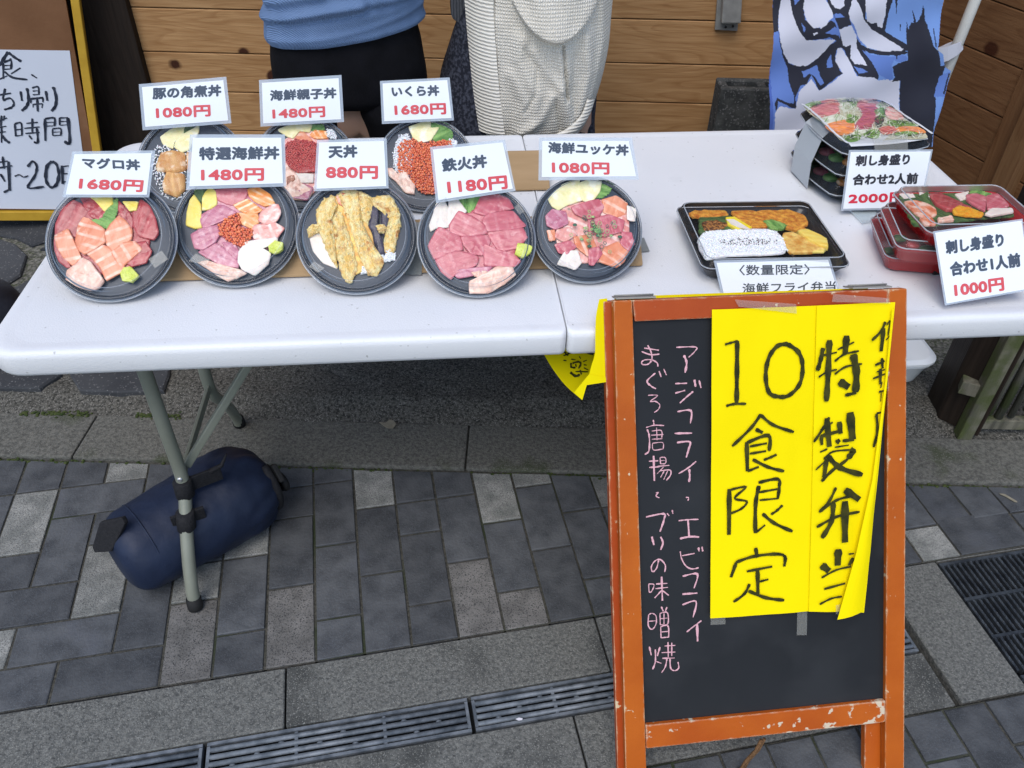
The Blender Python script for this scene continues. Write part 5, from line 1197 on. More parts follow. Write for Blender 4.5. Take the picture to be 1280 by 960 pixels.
card('a', [(195, 45), (692, 38), (655, 320), (135, 320)], cA, [('マグロ丼', cA, (256, 146), (603, 160), (250, 78)), ('1680円', cA, (230, 274), (614, 290), (238, 200))], 'price card marked 1680円 with katakana, above the tuna and salmon bowl', b1[1].pl)
card('b', [(72, 135), (655, 85), (690, 395), (98, 442)], cB, [('豚の角煮丼', cB, (163, 238), (622, 216), (162, 156)), ('1080円', cB, (188, 368), (552, 350), (183, 288))], 'price card marked 1080円, at the top left above the pork bowl', b6[1].pl)
card('d', [(95, 400), (507, 375), (520, 610), (103, 633)], cD, [('海鮮親子丼', cD, (150, 506), (483, 492), (148, 450)), ('1480円', cD, (163, 598), (427, 586), (160, 542))], 'price card marked 1480円 in the back row in front of the black trousers', b7[1].pl)
card('f', [(700, 405), (1048, 387), (1070, 602), (710, 620)], cD, [('いくら丼', cD, (760, 486), (998, 480), (756, 430)), ('1680円', cD, (774, 580), (1032, 572), (770, 522))], 'price card marked 1680円 above the salmon roe bowl', b8[1].pl)
card('c', [(150, 112), (625, 112), (630, 372), (130, 388)], cC, [('特選海鮮丼', cC, (195, 242), (597, 238), (194, 174)), ('1480円', cC, (205, 348), (520, 345), (204, 282))], 'price card marked 1480円 above the scallop bowl, in the front row', b2[1].pl)
card('e', [(785, 140), (1133, 132), (1143, 382), (770, 396)], cC, [('天丼', cC, (842, 232), (988, 228), (840, 167)), ('880円', cC, (829, 336), (1090, 336), (828, 268))], 'price card marked 880円 above the tempura bowl', b3[1].pl)
card('g', [(150, 135), (525, 97), (578, 355), (180, 415)], cG, [('鉄火丼', cG, (212, 262), (438, 238), (205, 194)), ('1180円', cG, (240, 372), (540, 345), (232, 302))], 'tilted price card marked 1180円 above the pink tuna bowl', b4[1].pl)
card('h', [(695, 87), (1160, 88), (1195, 298), (692, 302)], cG, [('海鮮ユッケ丼', cG, (740, 166), (1143, 180), (740, 108)), ('1080円', cG, (760, 268), (1048, 274), (758, 206))], 'price card marked 1080円 above the chopped seafood bowl', b5[1].pl)
# ================================================================ black bento tray with lid
TRAYK = mat('black bento plastic', (.010, .010, .012), (.016, .016, .018), 8, .25, .1, 60, coat=.2)
def onT(px, py, h=0): return Zp(TZ+h).hit(px, py)
def box_tray(name, label, cat, c, yaw, hx, hy, H, m, rim_m, group=None, lid=True, r=.018, taper=.86):
    u = V(math.cos(yaw), math.sin(yaw), 0); v = V(-u.y, u.x, 0); w = V(0, 0, 1); c = Vector(c)
    t = thing(name, c, label, cat, group)
    R = lambda sx, z, rr=r: rr3(c, hx*sx-(0), hy-(1-sx)*hx, rr, z, u, v, w)
    vs, fs = loft([R(taper, .0005), R(taper+.02, .002), R(.985, H-.004), R(1.0, H-.003), R(1.0, H), R(.97, H), R(.95, H-.004), R(taper, .006)], False)
    n = len(R(1, 0)); vs2 = vs; fs.append(tuple(reversed(range(n)))); fs.append(tuple(range(7*n, 8*n)))
    o = MO('tray_body', vs2, fs, m, t); 
    for p in o.data.polygons: p.use_smooth = len(p.vertices) == 4
    if lid:
        vs, fs = loft([R(1.012, H-.005), R(1.015, H+.001), R(1.0, H+.002), R(.985, H+.0025), R(.955, H+.0145), R(.94, H+.0155), R(.925, H+.0145)], False)
        q = MO('lid_rim', vs, fs, rim_m, t, True)
        for hh_, rr_ in ((H+.0018, 1.008), (H+.0152, .938)):
            g = G(); q_ = R(rr_, hh_); g.tube(q_+[q_[0]], .0011, 6, cap=False); g.obj('lid_edge_highlight', BEAD, t, True)
        vs, fs = loft([R(.925, H+.0145), R(.6, H+.0150), ], False); fs.append(tuple(range(n, 2*n))); MO('lid_top', vs, fs, LIDT, t)
    return t, u, v
BTC = (onT(845, 262, .03)+onT(1050, 328, .03)+onT(1008, 260, .03)+onT(893, 338, .03))/4
BTC.z = TZ+.0005
yawb = math.atan2((onT(1008, 260, .03)-onT(848, 262, .03)).y, (onT(1008, 260, .03)-onT(848, 262, .03)).x)
LIDK = film('smoky lid edge', (.10, .105, .11), .12, .12, 1.2)
bt, bu, bv_ = box_tray('bento_box', 'black bento box with fried fish, lemon, rice and omelette, behind the chalkboard', 'bento box', BTC, yawb, .131, .112, .030, TRAYK, LIDK)
pb = Plane(BTC+V(0, 0, .019), (0, 0, 1)); frb = Frame(pb, bu, bv_)
cK = (840, 240, 5.818)
for sx in (.34,):
    g = G(); g.box(pb.p+bu*.045+V(0, 0, -.004)-bv_*.05, (.0022, .048, .010), (bu, bv_, V(0, 0, 1))); g.obj('divider', TRAYK, bt)
g = G(); g.box(pb.p+bv_*.004+V(0, 0, -.004), (.118, .0022, .010), (bu, bv_, V(0, 0, 1))); g.obj('divider', TRAYK, bt)
def fillt(parent, fr, crop, items, hdef=.006):
    for k, it in enumerate(items.split('\n')):
        f = it.split(':'); piece(f[0], f[1], crop, fr, .0004+.0006*k, float(f[3]) if len(f) > 3 else hdef, parent, math.radians(float(f[2])) if len(f) > 2 and f[2] else random.uniform(0, 3))
fillt(bt, frb, cK, """dleaf:200,200 420,190 420,300 200,310
fried:590,125 700,118 800,130 960,190 985,250 930,268 860,250 760,212 620,165:20
fried:430,160 560,150 700,200 900,258 972,290 920,305 760,262 600,235 470,205:20
fried:120,178 180,148 300,153 385,160 405,190 330,200 250,205 150,200:5
fried:480,215 620,220 690,262 680,280 560,282 490,262:10
brown:210,250 260,238 330,235 400,262 365,292 300,302 230,302
leaf:655,238 720,232 825,270 800,292 720,300
rice:188,380 230,322 350,308 520,300 690,300 785,350 822,430 800,468 640,480 420,485 250,512 205,445::.005
grill:800,330 870,325 960,372 1040,420 1110,450 1000,470 850,472 812,402:10
roll:900,325 965,318 1060,360 1112,390 1122,445 1060,435 980,395:160:.010
roll:850,400 960,405 1100,450 1095,468 860,468:170:.004""")
grains('rice', "195,380 240,325 350,312 690,305 780,352 815,430 795,465 420,480 250,508 208,445", cK, frb, .0084, FM['rice'], bt, r=.0012, pack=.0032, elong=.0024, jit=.45)
grains('furikake', "365,385 520,372 740,385 745,410 600,425 380,425", cK, frb, .0104, mat('dark purple furikake', (.06, .02, .03), None), bt, r=.0006, pack=.0038, elong=.0010, dens=.5, jit=.6)
# lemon wedge with pale pith, standing on its rind
g = G(); a = pxpoly([(385, 205), (400, 255), (470, 290), (580, 278), (500, 232), (450, 200)], cK, frb.pl, .004); g.prism(a, V(0, 0, .007)); lw = bevel(fixn(g.obj('lemon_wedge', FM['lemon'], bt)), .0015)
g = G(); a = pxpoly([(392, 200), (450, 200), (510, 235), (575, 276), (490, 262), (430, 236)], cK, frb.pl, .0113); g.prism(a, V(0, 0, .0008)); g.obj('pith', FM['white'], lw)
card('k', [(245, 655), (632, 645), (700, 870), (300, 890)], (800, 80, 2.6667), [('〈数量限定〉', cK, (490, 607), (1002, 600), (488, 530)), ('海鮮フライ弁当', cK, (512, 740), (1190, 722), (512, 664))], 'white text card in front of the black bento box, partly hidden by the chalkboard', at=onT(960, 332, .036), tilt=58, inset=.02, ink=mat('printed grey black ink', (.05, .06, .07), (.08, .09, .1), 40, .5), bold=.02)
# ================================================================ three red sashimi trays
REDT = mat('glossy dark red plastic', (.34, .010, .014), (.42, .016, .020), 6, .22, .05, 30, coat=.3)
RIMC = film('clear tray lid rim', (.75, .72, .72), .10, .04, 1.18)
def tray_at(px_l, py_l, px_r, py_r, z): return None
yawr = -.10
frs = []
spec = [((1158, 290), .000, .118, 'lowest red sashimi tray of the stack at the right end of the table'), ((1168, 270), .037, .118, 'middle red sashimi tray of the stack at the right end of the table'), ((1190, 252), .074, .118, 'top red sashimi tray with prawn, tuna and sea urchin under a clear lid')]
ctr = [V(0, 0, 0)]*3
# centres: left-front corners of the rims as seen, sized from the top tray
lf = [onT(1110, 322, .030), onT(1124, 310, .067), onT(1163, 292, .104)]
lb = [onT(1086, 264, .030), onT(1098, 250, .067), onT(1112, 236, .104)]
HX, HY = .100, .076
for i in range(3):
    d = (lb[i]-lf[i]); vdir = V(d.x, d.y, 0).normalized(); udir = V(vdir.y, -vdir.x, 0)
    yaw = math.atan2(udir.y, udir.x)
    c = lf[i]+udir*(HX-.004)+vdir*(HY-.004); c.z = TZ+.0005+.037*i
    t_, u_, v_ = box_tray('sashimi_tray', spec[i][3], 'tray', c, yaw, HX, HY, .030 if i < 2 else .030, REDT, RIMC, 'red sashimi trays stacked three high', True, .016, .88)
    if i < 2:
        pl_ = Plane(c+V(0, 0, .018), (0, 0, 1)); fr_ = Frame(pl_, u_, v_)
        for k in range(9):
            x, y = -.08+.02*k, random.uniform(-.05, .05); cc = pl_.p+u_*x+v_*y
            g = G(); g.ball(cc, .013, (1.1, .8, .45), 10, 6); g.obj('tuna_slice', FM['tuna'] if k % 2 else FM['dleaf'], t_, True)
    else:
        plR = Plane(c+V(0, 0, .024), (0, 0, 1)); frR = Frame(plR, u_, v_); tR = t_; topc = c; topu = u_; topv = v_
cJ = (1080, 220, 6.4)
fillt(tR, frR, cJ, """dleaf:270,140 400,130 560,135 700,150 900,150 1100,200 1180,330 900,350 500,410 400,400 330,260
white:262,150 370,138 412,200 330,218
white:425,140 500,130 520,200 450,205
dleaf:300,210 400,198 500,150 525,238 420,245
white:715,170 830,148 805,210 760,222
leaf:838,150 900,135 960,158 1012,170 962,198 868,182
prawn:308,235 400,222 500,250 562,290 572,342 480,372 400,330:20
prawn:428,370 530,362 565,420 480,425:60
tuna:508,180 580,148 700,208 780,250 760,300 650,310 560,262:150
tuna:650,300 740,240 852,290 780,312 700,320:10
tunap:803,190 880,178 962,200 955,320 850,262 808,230:120
tunap:958,200 1052,183 1145,280 1050,312 968,302:130
uni:688,310 730,283 800,293 862,310 942,340 920,368 800,362 708,346
ginger:570,380 680,368 705,402 580,412
white:948,350 1000,308 1162,308 1172,336 1000,368""", .0045)
pj = onT(1222, 325, .03)
card('j', [(392, 403), (805, 345), (850, 672), (447, 745)], (1060, 180, 3.691), [('刺し身盛り', (1060, 180, 3.691), (452, 511), (721, 473), (447, 446)), ('合わせ1人前', (1060, 180, 3.691), (474, 612), (800, 566), (466, 545)), ('1000円', (1060, 180, 3.691), (493, 708), (723, 677), (487, 644))],
     'tilted price card marked 1000円 leaning on the red trays at the right edge', at=topc-topv*(HY*1.02)+V(0, -.004, .03), tilt=55, inset=.018)
# ================================================================ three black boat trays in a paper sleeve
def boat(c, hx, hy, z, s=1.0, n=12, u=V(1, 0, 0), v=V(0, 1, 0)):
    """rectangle with bulging sides and pointed rounded corners"""
    out = []
    cor = [(hx, hy), (-hx, hy), (-hx, -hy), (hx, -hy)]
    for i in range(4):
        a, b = cor[i], cor[(i+1) % 4]; nx, ny = ((a[0]+b[0])/2, (a[1]+b[1])/2); L = math.hypot(nx, ny); bul = .016 if i % 2 == 0 else .014
        for k in range(n):
            t = (k+.5)/n; w_ = math.sin(math.pi*t); out.append(((a[0]+(b[0]-a[0])*t)*s+nx/L*bul*w_*s, (a[1]+(b[1]-a[1])*t)*s+ny/L*bul*w_*s))
    return [Vector(c)+u*x+v*y+V(0, 0, z) for x, y in out]
pA = [onT(1003, 126, .135), onT(1105, 119, .135), onT(1166, 166, .135), onT(1062, 178, .135)]
BC = sum(pA, V(0, 0, 0))/4
bu2 = ((pA[1]-pA[0])+(pA[2]-pA[3])).normalized(); bu2.z = 0; bv2 = ((pA[0]-pA[3])+(pA[1]-pA[2])); bv2.z = 0; bv2.normalize()
hx2 = ((pA[1]-pA[0]).length+(pA[2]-pA[3]).length)/4; hy2 = ((pA[0]-pA[3]).length+(pA[1]-pA[2]).length)/4
print('boat', hx2, hy2, bu2, bv2, BC)
DLID = film('clear dark lid', (.12, .14, .16), .1, .10)
BB = BC.copy(); sh = (onT(986, 176, .012)-onT(1000, 124, .135)); 
for i in range(3):
    z = TZ+.0005+.044*i; c = V(BC.x, BC.y, z)
    t_ = thing('platter', c, ['lowest black sashimi platter in the paper sleeve', 'middle black sashimi platter in the paper sleeve', 'top black sashimi platter with domed clear lid'][i], 'platter', 'black sashimi platters stacked three high')
    B_ = lambda s, zz_: boat(c, hx2, hy2, zz_, s, 12, bu2, bv2)
    vs, fs = loft([B_(.80, 0), B_(.84, .002), B_(.97, .016), B_(1.0, .018), B_(1.0, .021), B_(.97, .021), B_(.94, .017), B_(.82, .010)]); MO('platter_body', vs, fs, TRAYK, t_, True)
    vs, fs = loft([B_(1.012, .018), B_(1.015, .023), B_(.985, .024), B_(.93, .036), B_(.88, .0415), B_(.7, .043)], False); fs.append(tuple(range(5*48, 6*48))); MO('lid', vs, fs, DLID, t_, True)
    q_ = B_(1.013, .021); g = G(); g.tube(q_+[q_[0]], .0012, 6, cap=False); g.obj('lid_edge_highlight', BEAD, t_, True)
    if i < 2:
        for k in range(14):
            a = k*.449; cc = c+bu2*(hx2*.72*math.cos(a))+bv2*(hy2*.72*math.sin(a))+V(0, 0, .022); g = G(); g.ball(cc, .017, (1.2, .9, .5), 10, 6)
            g.obj('sashimi_slice', FM[['tunap', 'leaf', 'salmonm', 'white', 'tuna', 'egg', 'dleaf'][k % 7]], t_, True)
# paper sleeve: printed top panel with white borders, plain side band
SLV = mat('white sleeve board', (.66, .68, .70), None, rough=.3, coat=.4)
SLVG = mat('shade-toned sleeve side', (.40, .43, .45), None, rough=.35, coat=.3)  # the white board greyed: shade on the sleeve's sides is in the colour
ts = thing('paper_sleeve', (BC.x, BC.y, TZ+.133), 'paper sleeve printed with sashimi wrapped round the black platters', 'paper sleeve')
zt = TZ+.1325
# the sleeve's top follows the lid: gently domed sheet, clipped to the platter outline
UX = lambda a, b, z: V(BC.x, BC.y, 0)+bu2*a+bv2*b+V(0, 0, z)
def topz(a, b): return TZ+.1342-.010*(abs(a)/hx2)**2.5*.5-.006*(abs(b)/hy2)**3
vs = []; fs = []; nx_, ny_ = 20, 14
def edgex(v):  # half width at v in -1..1 : waist shaped edges
    return hx2*(.93-.0*v*v)
for j in range(ny_+1):
    for i in range(nx_+1):
        v_ = -1+2*j/ny_; u_ = -1+2*i/nx_; a = u_*hx2*.90; b = v_*(hy2*1.0+.010*(1-u_*u_)); vs.append(UX(a, b, topz(a, b)))
for j in range(ny_):
    for i in range(nx_): q = j*(nx_+1)+i; fs.append((q, q+1, q+nx_+2, q+nx_+1))
slv = MO('sleeve_top', vs, fs, SLV, ts, True)
# printed picture: flat coloured shapes on the sleeve
cI = (980, 100, 6.4); SPl = Plane((0, 0, TZ+.1355), (0, 0, 1))
def flatmat(name, c): return mat(name, c, tuple(min(1, x*1.35+.03) for x in c), 60, .3, contrast=(.3, .7), coat=.4)
PRT = {'g': flatmat('print green', (.14, .27, .05)), 'p': flatmat('print pink', (.58, .19, .20)), 'r': flatmat('print red', (.52, .13, .10)), 'w': flatmat('print white', (.60, .62, .50)), 'o': flatmat('print orange', (.76, .26, .07)), 'd': flatmat('print dark', (.04, .05, .05)), 'k': flatmat('print pale pink', (.74, .42, .36)), 'm': flatmat('print magenta', (.40, .09, .14)), 'y': flatmat('print base', (.46, .44, .30))}
PR = """y:175,165 300,130 480,105 680,100 790,122 900,250 1140,400 1120,440 900,450 520,465 330,330 200,230
g:170,168 240,140 300,135 300,175 225,205
p:215,205 330,168 420,190 448,262 330,285 240,255
r:300,150 330,130 400,122 470,150 525,192 500,225 420,192 330,172
w:440,140 520,118 562,200 520,240 470,242
g:478,130 540,110 605,120 585,190 555,215 540,180
p:590,178 650,108 720,100 785,122 745,182 700,225 600,215
g:505,268 560,280 600,292 570,325 515,312
w:300,292 370,275 440,268 500,312 350,345
m:600,215 745,200 740,270 700,382 560,372 625,282
w:740,195 820,150 830,200 770,225
g:725,240 825,205 812,292 755,285
d:728,300 800,295 782,365 738,372
k:815,222 880,195 962,290 900,315 820,292
k:890,195 930,240 900,215
o:335,350 400,325 540,318 565,402 440,415
g:500,312 575,320 550,345 505,335
w:560,402 700,388 705,425 570,430
g:815,330 900,318 985,322 1085,350 1000,372 850,362
o:895,385 960,365 1060,362 1105,372 1140,402 1000,415 900,402
r:758,382 830,368 882,372 902,410 800,425
g:480,430 560,420 622,432 600,460 520,462
g:640,430 700,395 765,402 750,450
g:900,415 1000,400 1080,410 1000,430 900,432""".split('\n')
for k, s_ in enumerate(PR):
    kk, pts = s_.split(':'); q = catmull(nums(pts), len(nums(pts))*4); P = [SPl.hit(cI[0]+p[0]/cI[2], cI[1]+p[1]/cI[2]) for p in q]
    # drape onto the sleeve with a fan so it stays flush
    c_ = sum(P, V(0, 0, 0))/len(P); vs = []; n = len(P)
    for s in (1, .66, .33):
        for p in P:
            w = c_+(p-c_)*s; a = (w-V(BC.x, BC.y, 0)).dot(bu2); b = (w-V(BC.x, BC.y, 0)).dot(bv2); vs.append(V(w.x, w.y, topz(a, b)+.0004+.00008*k))
    a = (c_-V(BC.x, BC.y, 0)).dot(bu2); b = (c_-V(BC.x, BC.y, 0)).dot(bv2); vs.append(V(c_.x, c_.y, topz(a, b)+.0004+.00008*k))
    fs = []
    for r in range(2):
        for i in range(n): fs.append((r*n+i, r*n+(i+1) % n, (r+1)*n+(i+1) % n, (r+1)*n+i))
    for i in range(n): fs.append((2*n+i, 2*n+(i+1) % n, 3*n))
    MO('printed_shape', vs, fs, PRT[kk], slv)
# fine streaks of the printed picture: sinew, shreds of radish and leaf ribs
PP = [(s_.split(':')[0], nums(s_.split(':')[1])) for s_ in PR]
FLK = {'p': ('k', 'm'), 'r': ('k', 'm'), 'm': ('p', 'r'), 'g': ('w', 'd'), 'w': ('y', 'g'), 'o': ('k', 'r'), 'k': ('w', 'r'), 'd': ('g', 'm'), 'y': ('w', 'w')}
FG = {}
for k in range(1400):
    x, y = random.uniform(180, 1140), random.uniform(105, 455); kd = None
    for kk, pl_ in PP:
        if inside((x, y), pl_): kd = kk
    if kd is None: continue
    an = {'p': .25, 'r': .3, 'm': .15, 'o': .1, 'k': .5}.get(kd, random.uniform(0, 3.1))+random.uniform(-.25, .25); L2 = random.uniform(12, 32); w2 = random.uniform(.0003, .0008)
    P = []
    for q in (-1, -.3, .3, 1):
        w = SPl.hit(cI[0]+(x+math.cos(an)*L2*q)/cI[2], cI[1]+(y+math.sin(an)*L2*.6*q)/cI[2]); a = (w-V(BC.x, BC.y, 0)).dot(bu2); b = (w-V(BC.x, BC.y, 0)).dot(bv2); P.append(V(w.x, w.y, topz(a, b)+.0031+.0000004*k))
    ribbon(FG.setdefault(random.choice(FLK[kd]), G()), P, w2*2, V(0, 0, 1))
for kk, g in FG.items():
    o = g.obj('printed_streaks', PRT[kk], slv); o['kind'] = 'stuff'
# white border lines of the sleeve and its side bands
for q in ("150,165 215,225 330,330 420,410 520,470", "785,122 870,180 930,245 1040,320 1195,408"):
    q = catmull(nums(q), 24, closed=False); P = [SPl.hit(cI[0]+p[0]/cI[2], cI[1]+p[1]/cI[2]) for p in q]; P2 = []
    for w in P:
        a = (w-V(BC.x, BC.y, 0)).dot(bu2); b = (w-V(BC.x, BC.y, 0)).dot(bv2); P2.append(V(w.x, w.y, topz(a, b)+.0034))
    g = G(); ribbon(g, P2, .0065, V(0, 0, 1)); g.obj('white_border', SLV, slv)
def band(pts, name, m):
    vs = []; fs = []
    for i, (a, b) in enumerate(pts): vs += [a, b]
    for i in range(len(pts)-1): fs.append((2*i, 2*i+1, 2*i+3, 2*i+2))
    k = len(vs); n_ = (vs[1]-vs[0]).cross(vs[2]-vs[0]).normalized()*.0006; vs += [v-n_ for v in vs]; fs += [tuple(x+k for x in reversed(f)) for f in fs[:]]
    return MO(name, vs, fs, m, ts)
for sgn in (-1, 1):
    a0, a1 = UX(sgn*(hx2*.90+.0), -hy2*.30, topz(hx2*.9, 0)), UX(sgn*(hx2*.90), hy2*.42, topz(hx2*.9, 0))
    xo = sgn*(hx2*.90+.034)
    band([(UX(sgn*hx2*.89, -hy2*.25, topz(hx2*.9, 0)+.001), UX(sgn*hx2*.89, hy2*.50, topz(hx2*.9, 0)+.001)),
          (UX(xo-sgn*.012, -hy2*.28, TZ+.112), UX(xo-sgn*.012, hy2*.50, TZ+.112)),
          (UX(xo, -hy2*.30, TZ+.060), UX(xo, hy2*.50, TZ+.060)),
          (UX(xo-sgn*.006, -hy2*.32, TZ+.003), UX(xo-sgn*.006, hy2*.50, TZ+.003))], 'side_band', SLVG)
# hanging card 2000
cI4 = (960, 90, 4)
pc = Plane(onT(1112, 186, .118)+V(0, -.012, 0), (0, -math.sin(math.radians(60)), math.cos(math.radians(60))))
card('i', [(520, 560), (1190, 555), (1092, 1035), (455, 1045)], cI, [('刺し身盛り', cI, (568, 692), (1002, 680), (578, 600)), ('合わせ2人前', cI, (545, 844), (1068, 832), (552, 752)), ('2000円', cI4, (400, 662), (690, 652), (404, 608))],
     'price card marked 2000円 taped to the front of the black platters', at=V(BC.x, BC.y-hy2-.050, TZ+.036), tilt=70, inset=.022, ink=INKK2, red=INKR2)
tape([(722, 450), (988, 432), (992, 560), (724, 566)], cI, .0, 'wide clear tape holding the 2000円 card to the platters', Plane(V(BC.x, BC.y-hy2-.022, TZ+.118), (0, -.8, .6)))
# clear card stand behind the middle card
STD = film('clear acrylic stand', (.55, .62, .64), .15, .30)
t = thing('card_stand', onT(1085, 272), 'clear plastic stand under the 2000円 price card', 'card stand')
g = G(); q = [onT(1062, 263, .003), onT(1098, 257, .003), onT(1092, 277, .001), onT(1078, 280, .001)]; g.prism(q, (0, 0, .002)); g.obj('stand_foot', STD, t)
t = thing('card_clip', onT(1170, 338), 'small dark clip at the foot of the 1000円 price card', 'clip')
g = G(); g.box(onT(1171, 338, .006), (.009, .006, .006)); bevel(g.obj('clip_body', RUB, t), .002)
# ================================================================ banner and pole
BY = 1.19; BPL = Plane((0, BY, 0), (-.06, -1, .04))
PRINTS = {'B': (.11, .20, .52), 'L': (.16, .29, .62), 'W': (.60, .60, .68), 'K': (.008, .009, .022), 'D': (.06, .12, .42)}
LAY = """D:0,-400 60,-400 45,220 30,400 40,853 40,1000 -40,1000 -40,600 20,400
W:100,-400 165,-400 165,0 180,120 210,210 250,265 330,250 440,255 400,290 330,380 260,440 200,450 150,430 110,370 90,290 80,200 90,80
K:50,-400 105,-400 105,0 85,120 78,215 45,225
K:75,200 90,290 115,370 155,435 200,450 262,440 330,380 400,290 450,262 490,300 530,322 520,340 480,312 450,330 440,400 468,430 462,455 487,480 420,520 330,597 300,522 285,500 250,560 215,570 200,610 182,650 190,730 120,702 72,680 60,750 48,700 66,658 120,685 168,690 175,640 150,560 145,470 110,390 85,300
B:228,480 270,462 322,430 340,500 362,545 338,560 310,510 275,488 240,522
B:385,400 412,355 424,440 385,447
K:160,-400 250,-400 245,0 240,60 245,130 290,175 340,170 400,120 430,140 440,170 400,210 470,230 500,290 480,300 440,258 395,235 350,245 300,252 250,265 208,210 178,120 160,0
W:250,-400 375,-400 378,0 415,60 418,105 395,115 370,150 330,182 330,165 290,178 265,150 250,130 240,60 245,0
B:180,-60 215,-60 215,15 190,42
B:220,150 240,175 246,195 235,208
B:362,205 430,165 468,205 490,275 455,225 400,212
W:285,215 310,200 318,206 295,225
K:375,-400 565,-400 560,0 548,60 530,80 540,130 552,160 462,186 440,135 415,70 385,10
B:425,78 470,82 502,105 430,106
W:400,-400 505,-400 503,35 470,50 430,42 405,0
K:465,180 540,250 600,262 650,335 700,400 745,520 722,555 700,520 600,512 545,420 505,325 480,300
W:460,185 552,165 600,250 604,330 640,390 665,442 620,430 575,425 552,390 555,340 530,320 500,300
K:515,315 560,302 556,340 545,365
B:570,440 640,462 665,482 600,488
W:50,760 80,712 185,728 205,610 285,523 330,597 487,482 442,402 458,320 490,318 540,400 585,500 700,520 745,540 800,535 885,540 885,640 872,1000 60,1000
K:530,-400 660,-400 650,0 650,130 740,160 785,195 800,225 930,300 940,330 880,350 700,200 640,130 560,60 525,50
W:545,40 560,0 580,-60 590,0 620,60 640,130 700,200 760,240 850,292 905,328 895,340 870,350 780,352 680,330 620,270 580,180 545,130 528,80
K:600,262 640,312 700,340 800,350 895,338 940,342 905,362 870,372 760,375 690,365 640,335 610,300
W:655,-400 820,-400 820,0 795,90 775,195 745,185 735,158 700,165 665,145 650,60
K:820,-400 848,-400 842,0 815,90 800,200 790,225 770,215 778,190 795,90
B:640,345 700,375 830,380 918,365 930,395 880,415 840,400 828,440 840,520 822,545 740,500 700,420
K:800,-400 870,-400 868,60 865,100 862,60 850,-10
K:930,140 938,205 958,150 975,155 962,60 975,100 985,145 1003,130 1020,80 1025,30 1035,60 1038,130 1052,155 1075,265 1085,300 1118,330 1140,430 1175,430 1130,600 1110,640 1095,853 1090,1000 878,1000 888,545 832,552 850,520 832,450 860,425 930,400 925,280
K:1085,180 1092,180 1100,260 1104,300 1096,300
K:890,170 896,170 894,215 888,210
K:858,350 866,350 864,395 858,390
B:1140,500 1215,470 1170,640 1100,640
K:1195,490 1210,480 1170,620 1160,620""".split('\n')
LP = []
for s in LAY:
    k, p = s.split(':'); LP.append((k, nums(p)))
    xs = [q[0] for q in LP[-1][1]]; ys = [q[1] for q in LP[-1][1]]; LP[-1] = (k, LP[-1][1], min(xs), max(xs), min(ys), max(ys))
OUT = nums("45,-400 1175,-400 1160,0 1110,320 1150,350 1170,440 1215,470 1168,640 1100,853 1095,1000 10,1000 15,853 20,600 45,220")
def bcol(x, y):
    wx = x+4*noise.noise(V(x*.045, y*.045, 1))+2*noise.noise(V(x*.15, y*.15, 2)); wy = y+4*noise.noise(V(x*.045, y*.045, 7))+2*noise.noise(V(x*.15, y*.15, 9))
    c = 'L' if x > 640 else 'B'
    for k, p, a, b, d, e in LP:
        if a <= wx <= b and d <= wy <= e and inside((wx, wy), p): c = k
    return PRINTS[c]
tB = thing('banner', BPL.hit(1070, 160), 'blue, white and black printed cloth banner hanging behind the table', 'banner')
cb = (960, 0, 5.3333); NXB, NYB = 330, 330
def bsurf(x, y):
    p = BPL.hit(cb[0]+x/cb[2], cb[1]+y/cb[2])
    return p+V(0, 1, 0)*(.010*math.sin(x*.009+1)+.006*math.sin(y*.014+x*.006)+.010*noise.noise(V(x*.004, y*.003, 0)))
xs = [5+1210*i/NXB for i in range(NXB+1)]; ys = [-380+1360*j/NYB for j in range(NYB+1)]
vs = [bsurf(x, y) for y in ys for x in xs]; fs = []; cols = []
for j in range(NYB):
    for i in range(NXB):
        cx, cy = (xs[i]+xs[i+1])/2, (ys[j]+ys[j+1])/2
        if not inside((cx, cy), OUT): continue
        a = j*(NXB+1)+i; fs.append((a, a+1, a+NXB+2, a+NXB+1)); cols.append(bcol(cx, cy))
CL = bpy.data.materials.new('printed banner cloth'); CL.use_nodes = True; nt = CL.node_tree; b = nt.nodes['Principled BSDF']; b.inputs['Roughness'].default_value = .7; b.inputs['Sheen Weight'].default_value = .2
at = nt.nodes.new('ShaderNodeAttribute'); at.attribute_name = 'print'; nt.links.new(at.outputs['Color'], b.inputs['Base Color'])
bo = MO('cloth', vs, fs, CL, tB, True)
ca2 = bo.data.color_attributes.new('print', 'FLOAT_COLOR', 'CORNER'); buf = []
for p, c in zip(bo.data.polygons, cols): buf += [c[0], c[1], c[2], 1]*len(p.vertices)
ca2.data.foreach_set('color', buf)
WCL = mat('white cotton loop', (.55, .56, .62), None, rough=.8)
POLE = mat('white plastic pole', (.62, .62, .58), None, rough=.35)
pt, pb_ = Yp(BY+.0).hit(1219, 0), Yp(BY).hit(1172, 118)
t = thing('banner_pole', V(pb_.x, BY, .04), 'white plastic banner pole tied to the banner edge', 'pole')
d = (pt-pb_).normalized(); base = pb_-d*((pb_.z-.10)/d.z)
g = G(); g.tube([base, pt+d*.9], .0150, 16); g.obj('pole_tube', POLE, t, True)
g = G(); g.lathe([(0, 0), (.16, 0), (.17, .02), (.15, .05), (.03, .06), (.026, .11), (0, .11)], V(base.x, base.y, .042), (V(1, 0, 0), V(0, 1, 0), V(0, 0, 1)), 28); g.obj('base_weight', WCL, t, True)
lp = [(1146, 66, -.030), (1150, 64, -.032), (1185, 54, -.03), (1198, 50, -.012), (1203, 56, .012), (1200, 64, .0), (1190, 71, -.03), (1165, 80, -.032), (1147, 84, -.03)]
g = G()
YL = Yp(BY-.022)
P = [(1145.5, 65, 85), (1165, 62, 81.5), (1185, 58, 76), (1197, 53.5, 69), (1204, 51, 62), (1201, 48, 57)]
